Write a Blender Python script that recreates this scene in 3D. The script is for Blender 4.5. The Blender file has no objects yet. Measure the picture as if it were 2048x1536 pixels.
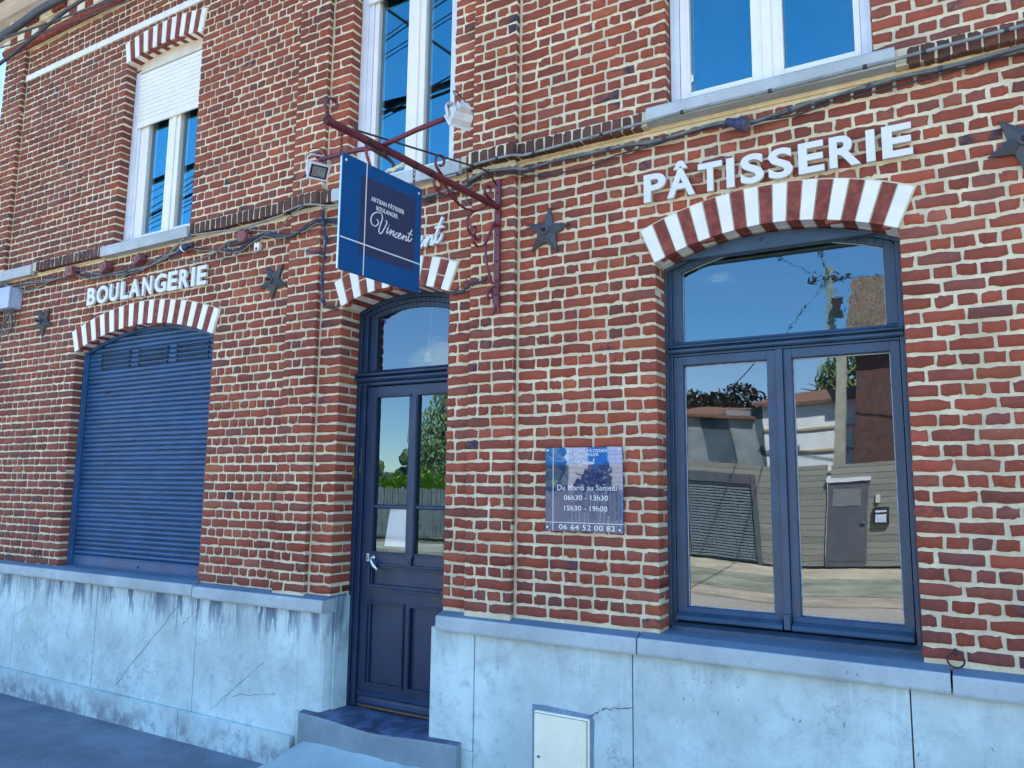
import bpy, bmesh, math, random
import numpy as np
from mathutils import Vector, Matrix
R = math.radians
rnd = random.Random(7)
rng = np.random.default_rng(11)
S = bpy.context.scene
COL = S.collection

# ------------------------------------------------------------------ mesh helper
class MB:
    def __init__(s): s.v = []; s.f = []; s.m = []
    def add(s, vs, fs, mi=0):
        o = len(s.v); s.v += [tuple(p) for p in vs]
        for f in fs: s.f.append(tuple(i + o for i in f)); s.m.append(mi)
        return s
    def box(s, x0, x1, y0, y1, z0, z1, mi=0):
        return s.add([(x0,y0,z0),(x1,y0,z0),(x1,y1,z0),(x0,y1,z0),(x0,y0,z1),(x1,y0,z1),(x1,y1,z1),(x0,y1,z1)],
              [(0,3,2,1),(4,5,6,7),(0,1,5,4),(1,2,6,5),(2,3,7,6),(3,0,4,7)], mi)
    def poly(s, pts, mi=0): return s.add(pts, [tuple(range(len(pts)))], mi)
    def prism(s, p2, a, b, axis='y', mi=0):
        n = len(p2)
        if axis == 'y': A = [(p[0],a,p[1]) for p in p2]; B = [(p[0],b,p[1]) for p in p2]
        elif axis == 'x': A = [(a,p[0],p[1]) for p in p2]; B = [(b,p[0],p[1]) for p in p2]
        else: A = [(p[0],p[1],a) for p in p2]; B = [(p[0],p[1],b) for p in p2]
        fs = [tuple(range(n)), tuple(range(2*n-1, n-1, -1))]
        fs += [(i, i+n, (i+1) % n + n, (i+1) % n) for i in range(n)]
        return s.add(A + B, fs, mi)
    def strip(s, a, b, mi=0, close=False):
        n = len(a); fs = [(i, i+1, i+1+n, i+n) for i in range(n-1)]
        if close: fs.append((n-1, 0, n, 2*n-1))
        return s.add(list(a)+list(b), fs, mi)
    def ring(s, xc, zc, r0, r1, a0, a1, y0, y1, n=24, mi=0):
        # sector of an annulus about (xc,zc), angle from vertical, solid along y
        P0 = []; P1 = []
        for i in range(n+1):
            a = a0 + (a1-a0)*i/n; P0.append((xc+r0*math.sin(a), zc+r0*math.cos(a))); P1.append((xc+r1*math.sin(a), zc+r1*math.cos(a)))
        for i in range(n):
            s.prism([P0[i], P0[i+1], P1[i+1], P1[i]], y0, y1, 'y', mi)
        return s
    def tube(s, pts, r, n=8, mi=0, cap=True):
        pts = [Vector(p) for p in pts]; k = len(pts); rs = r if isinstance(r, (list, tuple)) else [r]*k
        T = []
        for i in range(k):
            t = (pts[min(i+1,k-1)] - pts[max(i-1,0)]); T.append(t.normalized() if t.length > 1e-9 else Vector((0,0,1)))
        up = Vector((0,0,1)) if abs(T[0].z) < .9 else Vector((1,0,0))
        u = (up - T[0]*up.dot(T[0])).normalized(); vs = []
        for i in range(k):
            u = (u - T[i]*u.dot(T[i])); u = u.normalized() if u.length > 1e-6 else T[i].orthogonal().normalized()
            w = T[i].cross(u)
            for j in range(n):
                a = 2*math.pi*j/n; vs.append(pts[i] + (u*math.cos(a) + w*math.sin(a))*rs[i])
        fs = [(i*n+j, i*n+(j+1) % n, (i+1)*n+(j+1) % n, (i+1)*n+j) for i in range(k-1) for j in range(n)]
        if cap: fs += [tuple(range(n-1,-1,-1)), tuple((k-1)*n+j for j in range(n))]
        return s.add(vs, fs, mi)
    def ribbon(s, pts, nrm, w, t, mi=0):
        # flat bar bent in a plane: w across the plane (along nrm), t in the plane
        pts = [Vector(p) for p in pts]; k = len(pts); nrm = Vector(nrm).normalized(); vs = []
        for i in range(k):
            d = (pts[min(i+1,k-1)] - pts[max(i-1,0)]).normalized(); b = d.cross(nrm).normalized()
            for (p, q) in ((-1,-1),(1,-1),(1,1),(-1,1)): vs.append(pts[i] + nrm*(w/2*p) + b*(t/2*q))
        fs = [(i*4+j, i*4+(j+1) % 4, (i+1)*4+(j+1) % 4, (i+1)*4+j) for i in range(k-1) for j in range(4)]
        fs += [(3,2,1,0), tuple((k-1)*4+j for j in range(4))]
        return s.add(vs, fs, mi)
    def lathe(s, prof, c=(0,0,0), ax=(0,0,1), n=16, mi=0):
        ax = Vector(ax).normalized(); u = ax.orthogonal().normalized(); w = ax.cross(u); c = Vector(c); vs = []
        for (r, h) in prof:
            for j in range(n):
                a = 2*math.pi*j/n; vs.append(c + ax*h + (u*math.cos(a) + w*math.sin(a))*r)
        k = len(prof)
        fs = [(i*n+j, i*n+(j+1) % n, (i+1)*n+(j+1) % n, (i+1)*n+j) for i in range(k-1) for j in range(n)]
        fs += [tuple(range(n-1,-1,-1)), tuple((k-1)*n+j for j in range(n))]
        return s.add(vs, fs, mi)
    def ball(s, c, r, mi=0, n=12):
        return s.lathe([(r*math.sin(math.pi*i/8)+1e-4, -r*math.cos(math.pi*i/8)) for i in range(9)], c, (0,0,1), n, mi)
    def torus(s, c, rad, r, ax=(0,1,0), n=20, mi=0):
        ax = Vector(ax).normalized(); u = ax.orthogonal().normalized(); w = ax.cross(u); c = Vector(c)
        pts = [c + (u*math.cos(2*math.pi*i/n) + w*math.sin(2*math.pi*i/n))*rad for i in range(n+1)]
        return s.tube(pts, r, 8, mi, cap=False)
    def build(s, name, mats, parent=None, smooth=False, bevel=0, recalc=True, top=False):
        me = bpy.data.meshes.new(name)
        vs = s.v; loc = Vector((0,0,0))
        if top:
            a = np.array(vs); loc = Vector(((a[:,0].min()+a[:,0].max())/2, (a[:,1].min()+a[:,1].max())/2, a[:,2].min()))
            vs = [(p[0]-loc.x, p[1]-loc.y, p[2]-loc.z) for p in vs]
        me.from_pydata([tuple(p) for p in vs], [], s.f)
        if not isinstance(mats, (list, tuple)): mats = [mats]
        for m in mats: me.materials.append(m)
        me.polygons.foreach_set('material_index', s.m)
        if recalc:
            bm = bmesh.new(); bm.from_mesh(me); bmesh.ops.recalc_face_normals(bm, faces=bm.faces); bm.to_mesh(me); bm.free()
        if smooth: me.polygons.foreach_set('use_smooth', [True]*len(me.polygons))
        me.update()
        o = bpy.data.objects.new(name, me); COL.objects.link(o); o.location = loc
        if parent: attach(o, parent)
        if bevel:
            b = o.modifiers.new('bevel', 'BEVEL'); b.width = bevel; b.segments = 2; b.limit_method = 'ANGLE'; b.angle_limit = R(40)
        return o

def attach(o, p):
    o.parent = p; o.matrix_parent_inverse = Matrix.Translation(world_loc(p)).inverted()
def world_loc(p):
    # every parent here is unrotated and sits at its own location or at its parent's inverse-corrected one
    return Vector(p.location)
def tag(o, label, cat, group=None, kind=None):
    if label: o['label'] = label
    if cat: o['category'] = cat
    if group: o['group'] = group
    if kind: o['kind'] = kind
    return o
def thing(name, label, cat, loc, group=None):
    o = bpy.data.objects.new(name, None); COL.objects.link(o); o.location = loc; o.empty_display_size = .1
    return tag(o, label, cat, group)

def smooth_path(p, sub=4):
    # Catmull-Rom through the points
    p = [Vector(q) for q in p]; out = []
    for i in range(len(p)-1):
        a = p[max(i-1,0)]; b = p[i]; c = p[i+1]; d = p[min(i+2,len(p)-1)]
        for k in range(sub):
            t = k/sub
            out.append(.5*((2*b) + (c-a)*t + (2*a-5*b+4*c-d)*t*t + (3*b-a-3*c+d)*t**3))
    out.append(p[-1]); return out

# ------------------------------------------------------------------ materials
def mat(name):
    m = bpy.data.materials.new(name); m.use_nodes = True; nt = m.node_tree
    return m, nt, nt.nodes['Principled BSDF']
def N(nt, t, **k):
    n = nt.nodes.new(t)
    for a, b in k.items(): setattr(n, a, b)
    return n
def noise(nt, scale, detail=4, rough=.55, vec=None, dist=0):
    n = N(nt, 'ShaderNodeTexNoise'); n.inputs['Scale'].default_value = scale; n.inputs['Detail'].default_value = detail
    n.inputs['Roughness'].default_value = rough; n.inputs['Distortion'].default_value = dist
    if vec is not None: nt.links.new(vec, n.inputs['Vector'])
    return n.outputs['Fac']
def ramp(nt, fac, stops, interp='LINEAR'):
    r = N(nt, 'ShaderNodeValToRGB'); e = r.color_ramp.elements; r.color_ramp.interpolation = interp
    while len(e) < len(stops): e.new(.5)
    for el, (p, c) in zip(e, stops):
        el.position = p; el.color = (c, c, c, 1) if not isinstance(c, (tuple, list)) else (*c, 1)
    nt.links.new(fac, r.inputs[0]); return r.outputs[0]
def mix(nt, fac, a, b, mode='MIX'):
    n = N(nt, 'ShaderNodeMix', data_type='RGBA', blend_type=mode)
    for s, i in ((fac, 0), (a, 6), (b, 7)):
        if hasattr(s, 'is_linked'): nt.links.new(s, n.inputs[i])
        elif isinstance(s, (tuple, list)): n.inputs[i].default_value = (*s, 1)
        else: n.inputs[i].default_value = s
    return n.outputs[2]
def math_(nt, op, a, b=None, c=None):
    n = N(nt, 'ShaderNodeMath', operation=op)
    for i, s in enumerate((a, b, c)):
        if s is None: continue
        if hasattr(s, 'is_linked'): nt.links.new(s, n.inputs[i])
        else: n.inputs[i].default_value = s
    return n.outputs[0]
def maprange(nt, v, a, b, c=0, d=1, smooth=True):
    n = N(nt, 'ShaderNodeMapRange'); n.interpolation_type = 'SMOOTHSTEP' if smooth else 'LINEAR'
    nt.links.new(v, n.inputs[0])
    for i, x in enumerate((a, b, c, d)): n.inputs[i+1].default_value = x
    return n.outputs[0]
def bump(nt, h, bsdf, strength=.3, dist=.01, prev=None):
    n = N(nt, 'ShaderNodeBump'); n.inputs['Strength'].default_value = strength; n.inputs['Distance'].default_value = dist
    nt.links.new(h, n.inputs['Height'])
    if prev is not None: nt.links.new(prev, n.inputs['Normal'])
    if bsdf: nt.links.new(n.outputs[0], bsdf.inputs['Normal'])
    return n.outputs[0]
def coord(nt, scale=(1,1,1), loc=(0,0,0), kind='Object'):
    t = N(nt, 'ShaderNodeTexCoord'); mp = N(nt, 'ShaderNodeMapping'); mp.inputs['Scale'].default_value = scale; mp.inputs['Location'].default_value = loc
    nt.links.new(t.outputs[kind], mp.inputs[0]); return mp.outputs[0]
def setc(nt, s, b): nt.links.new(s, b.inputs['Base Color'])

def simple(name, c, rough=.5, metal=0, var=.25, scale=30, bmp=.1, bscale=200, spec=.5):
    m, nt, b = mat(name); v = coord(nt)
    n = noise(nt, scale, 5, .6, v); f = maprange(nt, n, .3, .7)
    lo = tuple(x*(1-var) for x in c); hi = tuple(min(1, x*(1+var*.6)) for x in c)
    setc(nt, mix(nt, f, lo, hi), b); b.inputs['Roughness'].default_value = rough; b.inputs['Metallic'].default_value = metal
    b.inputs['Specular IOR Level'].default_value = spec
    if bmp: bump(nt, noise(nt, bscale, 4, .6, v), b, bmp, .003)
    return m

def m_brick():
    m, nt, b = mat('brick'); v = coord(nt)
    at = N(nt, 'ShaderNodeAttribute', attribute_name='Col'); ar = N(nt, 'ShaderNodeAttribute', attribute_name='Rnd')
    c = at.outputs['Color']
    n1 = noise(nt, 22, 6, .65, v); n2 = noise(nt, 90, 5, .7, v); n3 = noise(nt, 9, 5, .6, v)
    c = mix(nt, maprange(nt, n1, .35, .7), c, mix(nt, 1, c, (1.22,1.12,1.08), 'MULTIPLY'))
    c = mix(nt, math_(nt, 'MULTIPLY', maprange(nt, n2, .42, .75), .45), c, mix(nt, 1, c, (.62,.62,.66), 'MULTIPLY'))
    c = mix(nt, maprange(nt, noise(nt, 1.15, 5, .6, v), .34, .66), mix(nt, 1, c, (.80,.80,.83), 'MULTIPLY'), mix(nt, 1, c, (1.09,1.07,1.04), 'MULTIPLY'))
    # burnt blue-black ends on some bricks
    fl = math_(nt, 'MULTIPLY', maprange(nt, n3, .46, .62), maprange(nt, ar.outputs['Fac'], .962, .97, smooth=False))
    c = mix(nt, fl, c, (.045,.045,.062))
    # pale lime smears and specks
    sm = math_(nt, 'MULTIPLY', maprange(nt, noise(nt, 34, 8, .72, v), .60, .72), .16)
    c = mix(nt, sm, c, (.48,.40,.34))
    sp = math_(nt, 'MULTIPLY', maprange(nt, noise(nt, 120, 3, .5, v), .715, .745), .8)
    c = mix(nt, sp, c, (.55,.5,.44))
    setc(nt, c, b); b.inputs['Roughness'].default_value = .85; b.inputs['Specular IOR Level'].default_value = .25
    p = bump(nt, noise(nt, 160, 6, .7, v), None, .55, .0035); bump(nt, noise(nt, 38, 5, .6, v), b, .5, .006, p)
    return m
def m_mortar(name='mortar', base=(.75,.69,.46), dark=(.55,.50,.33)):
    m, nt, b = mat(name); v = coord(nt)
    c = mix(nt, maprange(nt, noise(nt, 3.2, 6, .65, v), .32, .68), dark, base)
    c = mix(nt, math_(nt, 'MULTIPLY', maprange(nt, noise(nt, 60, 6, .7, v), .45, .75), .5), c, (.46,.41,.28))
    c = mix(nt, math_(nt, 'MULTIPLY', maprange(nt, noise(nt, 18, 4, .6, v), .55, .7), .6), c, (.84,.78,.53))
    setc(nt, c, b); c = mix(nt, math_(nt, 'MULTIPLY', maprange(nt, noise(nt, .9, 5, .65, v), .50, .72), .35), c, (.40,.36,.29)); setc(nt, c, b); b.inputs['Roughness'].default_value = .95; b.inputs['Specular IOR Level'].default_value = .1
    p = bump(nt, noise(nt, 45, 5, .7, v), None, .6, .01); bump(nt, noise(nt, 220, 4, .7, v), b, .5, .003, p)
    return m
def m_stone(name, base, dark, streak=True, ztop=.985, run=.42):
    m, nt, b = mat(name); v = coord(nt); vs = coord(nt, (26, 26, 2.6)); vw = coord(nt, (5, 5, 1.1))
    c = mix(nt, maprange(nt, noise(nt, 2.2, 6, .6, v), .3, .72), tuple(x*.80 for x in base), tuple(min(1,x*1.14) for x in base))
    c = mix(nt, math_(nt, 'MULTIPLY', maprange(nt, noise(nt, 14, 8, .72, v), .5, .72), .45), c, tuple(x*.62 for x in base))
    if streak:
        sep = N(nt, 'ShaderNodeSeparateXYZ'); nt.links.new(coord(nt), sep.inputs[0]); z = sep.outputs[2]
        near = maprange(nt, z, ztop-run, ztop+.02)
        big = maprange(nt, noise(nt, 1.0, 3, .5, vw, .6), .43, .58)
        st = maprange(nt, math_(nt, 'ADD', noise(nt, 1.0, 5, .62, vs, 1.2), math_(nt, 'MULTIPLY', near, .24)), .58, .70)
        k = math_(nt, 'MULTIPLY', math_(nt, 'MULTIPLY', st, near), math_(nt, 'ADD', math_(nt, 'MULTIPLY', big, .92), .10))
        xm = maprange(nt, sep.outputs[0], -2.4, -3.9); k = math_(nt, 'MULTIPLY', k, math_(nt, 'ADD', math_(nt, 'MULTIPLY', xm, .72), .16)); c = mix(nt, k, c, dark)
        blot = math_(nt, 'MULTIPLY', maprange(nt, noise(nt, 5.5, 8, .75, v, 1.0), .50, .72), .60)
        c = mix(nt, blot, c, tuple(.5*(x+y) for x, y in zip(base, dark)))
        fine = math_(nt, 'MULTIPLY', math_(nt, 'MULTIPLY', maprange(nt, noise(nt, 24, 8, .75, v, .6), .50, .62), maprange(nt, noise(nt, 1.7, 4, .6, v), .48, .66)), .6); c = mix(nt, fine, c, tuple(.55*x+.45*y for x, y in zip(dark, base)))
        # grey dirt at the foot
        c = mix(nt, math_(nt, 'MULTIPLY', math_(nt, 'MULTIPLY', maprange(nt, z, .22, .02), maprange(nt, noise(nt, 7, 6, .7, v), .4, .6)), .8), c, (.20,.22,.24))
    vo = N(nt, 'ShaderNodeTexVoronoi', feature='F1'); vo.inputs['Scale'].default_value = 24
    nz = N(nt, 'ShaderNodeTexNoise'); nz.inputs['Scale'].default_value = 40; nt.links.new(v, nz.inputs['Vector']); wv_ = N(nt, 'ShaderNodeMixRGB'); wv_.blend_type = 'ADD'; wv_.inputs[0].default_value = .035; nt.links.new(coord(nt, (1.3,1.3,.8)), wv_.inputs[1]); nt.links.new(nz.outputs['Color'], wv_.inputs[2]); nt.links.new(wv_.outputs[0], vo.inputs['Vector'])
    pits = math_(nt, 'MULTIPLY', maprange(nt, vo.outputs['Distance'], .15, .07), maprange(nt, noise(nt, 3.1, 4, .6, v), .50, .60))
    c = mix(nt, math_(nt, 'MULTIPLY', pits, .75), c, dark)
    vt = N(nt, 'ShaderNodeTexVoronoi', feature='F1'); vt.inputs['Scale'].default_value = 60; nt.links.new(v, vt.inputs['Vector'])
    c = mix(nt, math_(nt, 'MULTIPLY', math_(nt, 'MULTIPLY', maprange(nt, vt.outputs['Distance'], .2, .1), maprange(nt, noise(nt, 6, 4, .6, v), .52, .62)), .6), c, dark)
    setc(nt, c, b); b.inputs['Roughness'].default_value = .7; b.inputs['Specular IOR Level'].default_value = .35
    p = bump(nt, noise(nt, 30, 6, .7, v), None, .25, .006); bump(nt, noise(nt, 200, 4, .6, v), b, .2, .002, p)
    return m
def m_paint(name, c, rough=.38, wear=.3):
    m, nt, b = mat(name); v = coord(nt); vg = coord(nt, (18,18,2.2))
    f = maprange(nt, noise(nt, 6, 5, .6, v), .3, .7)
    cc = mix(nt, f, tuple(x*.82 for x in c), tuple(min(1,x*1.15) for x in c))
    cc = mix(nt, math_(nt, 'MULTIPLY', maprange(nt, noise(nt, 55, 7, .72, v), .63, .72), wear), cc, tuple(min(1, x*2.2+.02) for x in c))
    setc(nt, cc, b); nt.links.new(ramp(nt, noise(nt, 12, 5, .6, v), [(.3, rough-.08), (.7, rough+.12)]), b.inputs['Roughness'])
    p = bump(nt, noise(nt, 3, 5, .6, vg), None, .15, .004); bump(nt, noise(nt, 140, 4, .6, v), b, .12, .002, p)
    return m
def m_glass(name, refl=.34, wav=0, wscale=7, dirt=.03, tint=(.72,.92,1)):
    m = bpy.data.materials.new(name); m.use_nodes = True; nt = m.node_tree; nt.nodes.clear()
    out = N(nt, 'ShaderNodeOutputMaterial'); tr = N(nt, 'ShaderNodeBsdfTransparent'); gl = N(nt, 'ShaderNodeBsdfGlossy'); gl.inputs['Roughness'].default_value = 0.0
    gl.inputs['Color'].default_value = (*tint,1); tr.inputs['Color'].default_value = (.97,.985,.98,1)
    lw = N(nt, 'ShaderNodeLayerWeight'); lw.inputs['Blend'].default_value = .25
    f = math_(nt, 'ADD', math_(nt, 'MULTIPLY', lw.outputs['Fresnel'], .9), refl)
    f = math_(nt, 'MINIMUM', f, .95)
    mx = N(nt, 'ShaderNodeMixShader'); nt.links.new(f, mx.inputs[0]); nt.links.new(tr.outputs[0], mx.inputs[1]); nt.links.new(gl.outputs[0], mx.inputs[2])
    last = mx.outputs[0]
    if dirt:
        df = N(nt, 'ShaderNodeBsdfDiffuse'); df.inputs['Color'].default_value = (.5,.5,.48,1)
        v = coord(nt); d = math_(nt, 'MULTIPLY', maprange(nt, noise(nt, 5, 6, .7, v), .42, .8), dirt)
        m2 = N(nt, 'ShaderNodeMixShader'); nt.links.new(d, m2.inputs[0]); nt.links.new(last, m2.inputs[1]); nt.links.new(df.outputs[0], m2.inputs[2]); last = m2.outputs[0]
    if wav:
        v = coord(nt); n = N(nt, 'ShaderNodeBump'); n.inputs['Strength'].default_value = 1; n.inputs['Distance'].default_value = wav
        nt.links.new(noise(nt, wscale, 2, .5, v), n.inputs['Height']); nt.links.new(n.outputs[0], gl.inputs['Normal'])
    nt.links.new(last, out.inputs[0]); return m
def m_leaf(name, c1, c2):
    m, nt, b = mat(name); oi = N(nt, 'ShaderNodeTexCoord'); n = noise(nt, 1.6, 3, .6, oi.outputs['Object'])
    setc(nt, mix(nt, maprange(nt, n, .3, .7), c1, c2), b); b.inputs['Roughness'].default_value = .6
    return m
def m_wood(name, c1, c2, pitch=.14, axis=2):
    m, nt, b = mat(name); v = coord(nt, (1.2,1.2,40) if axis == 2 else (40,1.2,1.2))
    sep = N(nt, 'ShaderNodeSeparateXYZ'); nt.links.new(coord(nt), sep.inputs[0]); z = sep.outputs[axis]
    q = math_(nt, 'DIVIDE', z, pitch); fl = math_(nt, 'FLOOR', q); fr = math_(nt, 'FRACT', q)
    wn = N(nt, 'ShaderNodeTexWhiteNoise', noise_dimensions='1D'); nt.links.new(fl, wn.inputs['W'])
    c = mix(nt, wn.outputs['Value'], c1, c2); c = mix(nt, math_(nt, 'MULTIPLY', maprange(nt, noise(nt, 1.5, 6, .7, v), .4, .7), .5), c, tuple(x*.55 for x in c1))
    gap = maprange(nt, math_(nt, 'ABSOLUTE', math_(nt, 'SUBTRACT', fr, .5)), .455, .475)
    c = mix(nt, gap, c, (.02,.018,.015)); setc(nt, c, b); b.inputs['Roughness'].default_value = .85
    bump(nt, math_(nt, 'SUBTRACT', 1, gap), b, .6, .02); return m
def m_tiles(name, c):
    m, nt, b = mat(name); v = coord(nt, (4.2,4.2,4.2)); w = N(nt, 'ShaderNodeTexWave', wave_type='BANDS', bands_direction='X'); w.inputs['Scale'].default_value = 1.2; w.inputs['Distortion'].default_value = .4
    nt.links.new(v, w.inputs['Vector'])
    cc = mix(nt, maprange(nt, noise(nt, 1.4, 6, .7, v), .3, .7), tuple(x*.6 for x in c), tuple(x*1.3 for x in c))
    setc(nt, cc, b); b.inputs['Roughness'].default_value = .9; bump(nt, w.outputs['Fac'], b, .8, .05); return m
def m_corr(name, c, scale=10, axis='X', rough=.45, metal=.3):
    m, nt, b = mat(name); w = N(nt, 'ShaderNodeTexWave', wave_type='BANDS', bands_direction=axis); w.inputs['Scale'].default_value = scale
    v = coord(nt); nt.links.new(v, w.inputs['Vector'])
    cc = mix(nt, maprange(nt, noise(nt, 1.3, 5, .6, v), .3, .7), tuple(x*.75 for x in c), tuple(min(1,x*1.2) for x in c)); setc(nt, cc, b)
    b.inputs['Roughness'].default_value = rough; b.inputs['Metallic'].default_value = metal; bump(nt, w.outputs['Fac'], b, 1, .03); return m
def m_ground(name, c, scale=90, var=.35, rough=.9, bs=.5, big=1.2):
    m, nt, b = mat(name); v = coord(nt)
    cc = mix(nt, maprange(nt, noise(nt, big, 6, .65, v), .3, .7), tuple(x*(1-var) for x in c), tuple(min(1,x*(1+var)) for x in c))
    cc = mix(nt, math_(nt, 'MULTIPLY', maprange(nt, noise(nt, scale, 4, .7, v), .4, .75), .5), cc, tuple(x*.5 for x in c))
    cc = mix(nt, math_(nt, 'MULTIPLY', maprange(nt, noise(nt, scale*1.7, 2, .5, v), .70, .76), .6), cc, tuple(min(1,x*3+.05) for x in c))
    setc(nt, cc, b); b.inputs['Roughness'].default_value = rough; b.inputs['Specular IOR Level'].default_value = .3
    bump(nt, noise(nt, scale*1.5, 4, .7, v), b, bs, .006); return m

BRICK = m_brick(); MORTAR = m_mortar(); YELLOW = m_mortar('yellow_mortar', (.78,.58,.31), (.62,.47,.25))
ARCHBRICK = simple('arch_brick', (.24,.066,.048), .85, 0, .35, 25, .5, 150, .2)
TILE = simple('white_glazed_tile', (.78,.77,.69), .35, 0, .06, 8, .05, 60)
STONE = m_stone('plinth_bluestone', (.57,.71,.65), (.052,.095,.175))
COPING = m_stone('coping_bluestone', (.42,.50,.48), (.12,.15,.19), False)
COPTOP = m_stone('coping_worn_top', (.125,.205,.27), (.07,.10,.15), False)
SILL = m_stone('sill_bluestone', (.43,.475,.465), (.22,.25,.26), False)
STEP = m_stone('step_bluestone', (.24,.315,.33), (.06,.09,.13), False)
TREAD = m_ground('worn_blue_tread', (.075,.11,.18), 40, .55, .5, .2, 9)
NAVY = m_paint('navy_paint', (.027,.064,.110), .36)
NAVYSHADE = m_paint('navy_paint_shaded', (.008,.028,.070), .40, .25)  # navy darkened for door and frame: shade of the deep doorway put into the colour
CEM = m_stone('cement_ramp', (.40,.52,.50), (.1,.13,.18), False)
SHUT = m_paint('shutter_blue_paint', (.013,.070,.168), .45, .15)
PVC = simple('white_pvc', (.78,.77,.69), .3, 0, .04, 5, 0)
PVCG = simple('grey_guide_rail', (.66,.70,.72), .35, 0, .08, 8, 0)
SHUTW = simple('white_roller_slats', (.78,.77,.69), .4, 0, .05, 6, 0)
BEIGE = simple('beige_board', (.66,.61,.47), .6, 0, .12, 6, .1)
GLASS = m_glass('clear_glazing', .24, 0, tint=(.20,.80,1))
OLDGLASS = m_glass('old_wavy_glass', .14, .00012, 24, .01, (.55,.88,1))
DOORGLASS = m_glass('door_glass', .12, .00014, 7, .012, (.68,.90,1))
SHOPGLASS = m_glass('shop_glass', .145, .00010, 5, .02, (.88,.96,.98))
DARKIN = simple('dark_interior', (.05,.05,.05), .9, 0, .2, 4, 0)
LETTER = simple('white_letter', (.68,.69,.65), .4, 0, .04, 9, 0)
IRON = m_paint('dark_cast_iron', (.058,.064,.070), .5, .25)
RED = m_paint('dark_red_iron_paint', (.125,.022,.03), .42, .35)
RUST = simple('rusty_iron', (.07,.04,.035), .7, .3, .5, 60, .3, 200)
CABLE = simple('black_cable', (.035,.038,.045), .55, 0, .35, 20, 0)
CABLEG = simple('grey_green_cable', (.16,.19,.17), .55, 0, .3, 15, 0)
CABLEN = simple('navy_tape', (.03,.04,.10), .5, 0, .3, 30, .1)
CONDUIT = simple('grey_conduit', (.22,.25,.23), .5, 0, .3, 12, 0)
BOXRED = simple('red_brown_box', (.22,.075,.07), .6, 0, .25, 30, .1)
BOXGREY = simple('grey_plastic_box', (.40,.47,.56), .5, 0, .12, 12, .1)
METERW = simple('cream_meter_cover', (.97,.93,.66), .35, 0, .05, 6, .03)
STEEL = simple('brushed_steel', (.62,.68,.75), .25, .9, .1, 60, 0)
GREYW = simple('pale_grey_housing', (.62,.63,.58), .4, .1, .12, 20, 0)
BLACK = simple('black_gap', (.012,.012,.015), .7, 0, .2, 10, 0)
SIGNBLUE = simple('sign_mid_blue', (.0,.068,.20), .3, 0, .05, 6, 0, 200, .25)
SIGNNAVY = simple('sign_dark_navy', (.028,.040,.088), .3, 0, .05, 6, 0, 200, .25)
BRASS = simple('aged_brass', (.45,.32,.12), .4, .8, .2, 60, 0)
# ================================================================== THE BAKERY
BK = thing('bakery_building', 'red brick bakery house with blue stone plinth, navy shopfront and striped brick arches', 'building', (-3.1, 0, 0))
def part(mb, name, mats, parent=BK, **k): return mb.build(name, mats, parent, **k)

CRS = .0652                                   # one brick course
class Op:                                     # an opening with a segmental arch
    def __init__(s, x0, x1, zb, zs, ang, t, d):
        s.x0, s.x1, s.zb, s.zs, s.t, s.d = x0, x1, zb, zs, t, d
        s.h = (x1-x0)/2; s.xc = (x0+x1)/2; s.ang = R(ang); s.R = s.h/math.sin(s.ang); s.zc = zs - s.R*math.cos(s.ang)
    def top(s, x, off=0):
        r = s.R+off; q = r*r-(x-s.xc)**2
        return s.zc + math.sqrt(max(q, 0))
SHOP = Op(-1.360, -.204, 1.06, 2.972, 23.1, .196, .158)
DOOR = Op(-3.565, -2.687, .30, 2.978, 22.0, .185, .186)
ROLL = Op(-6.645, -4.855, 1.07, 2.911, 20.3, .188, .09)
UPL = Op(-6.235, -5.222, 3.79, 5.48, 12.0, .195, .092)
UPC = Op(-3.575, -2.683, 3.79, 5.48, 12.0, .195, .095)
UPR = Op(-1.284, -.270, 3.79, 5.48, 12.0, .195, .07)
LOW = [ROLL, DOOR, SHOP]; UPP = [UPL, UPC, UPR]
PIL = [(-8.30, -7.935), (-4.055, -3.768), (-2.512, -2.208)]
XL, XR = -8.30, 2.3
PD = -.036
ZTOP = 6.30

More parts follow.
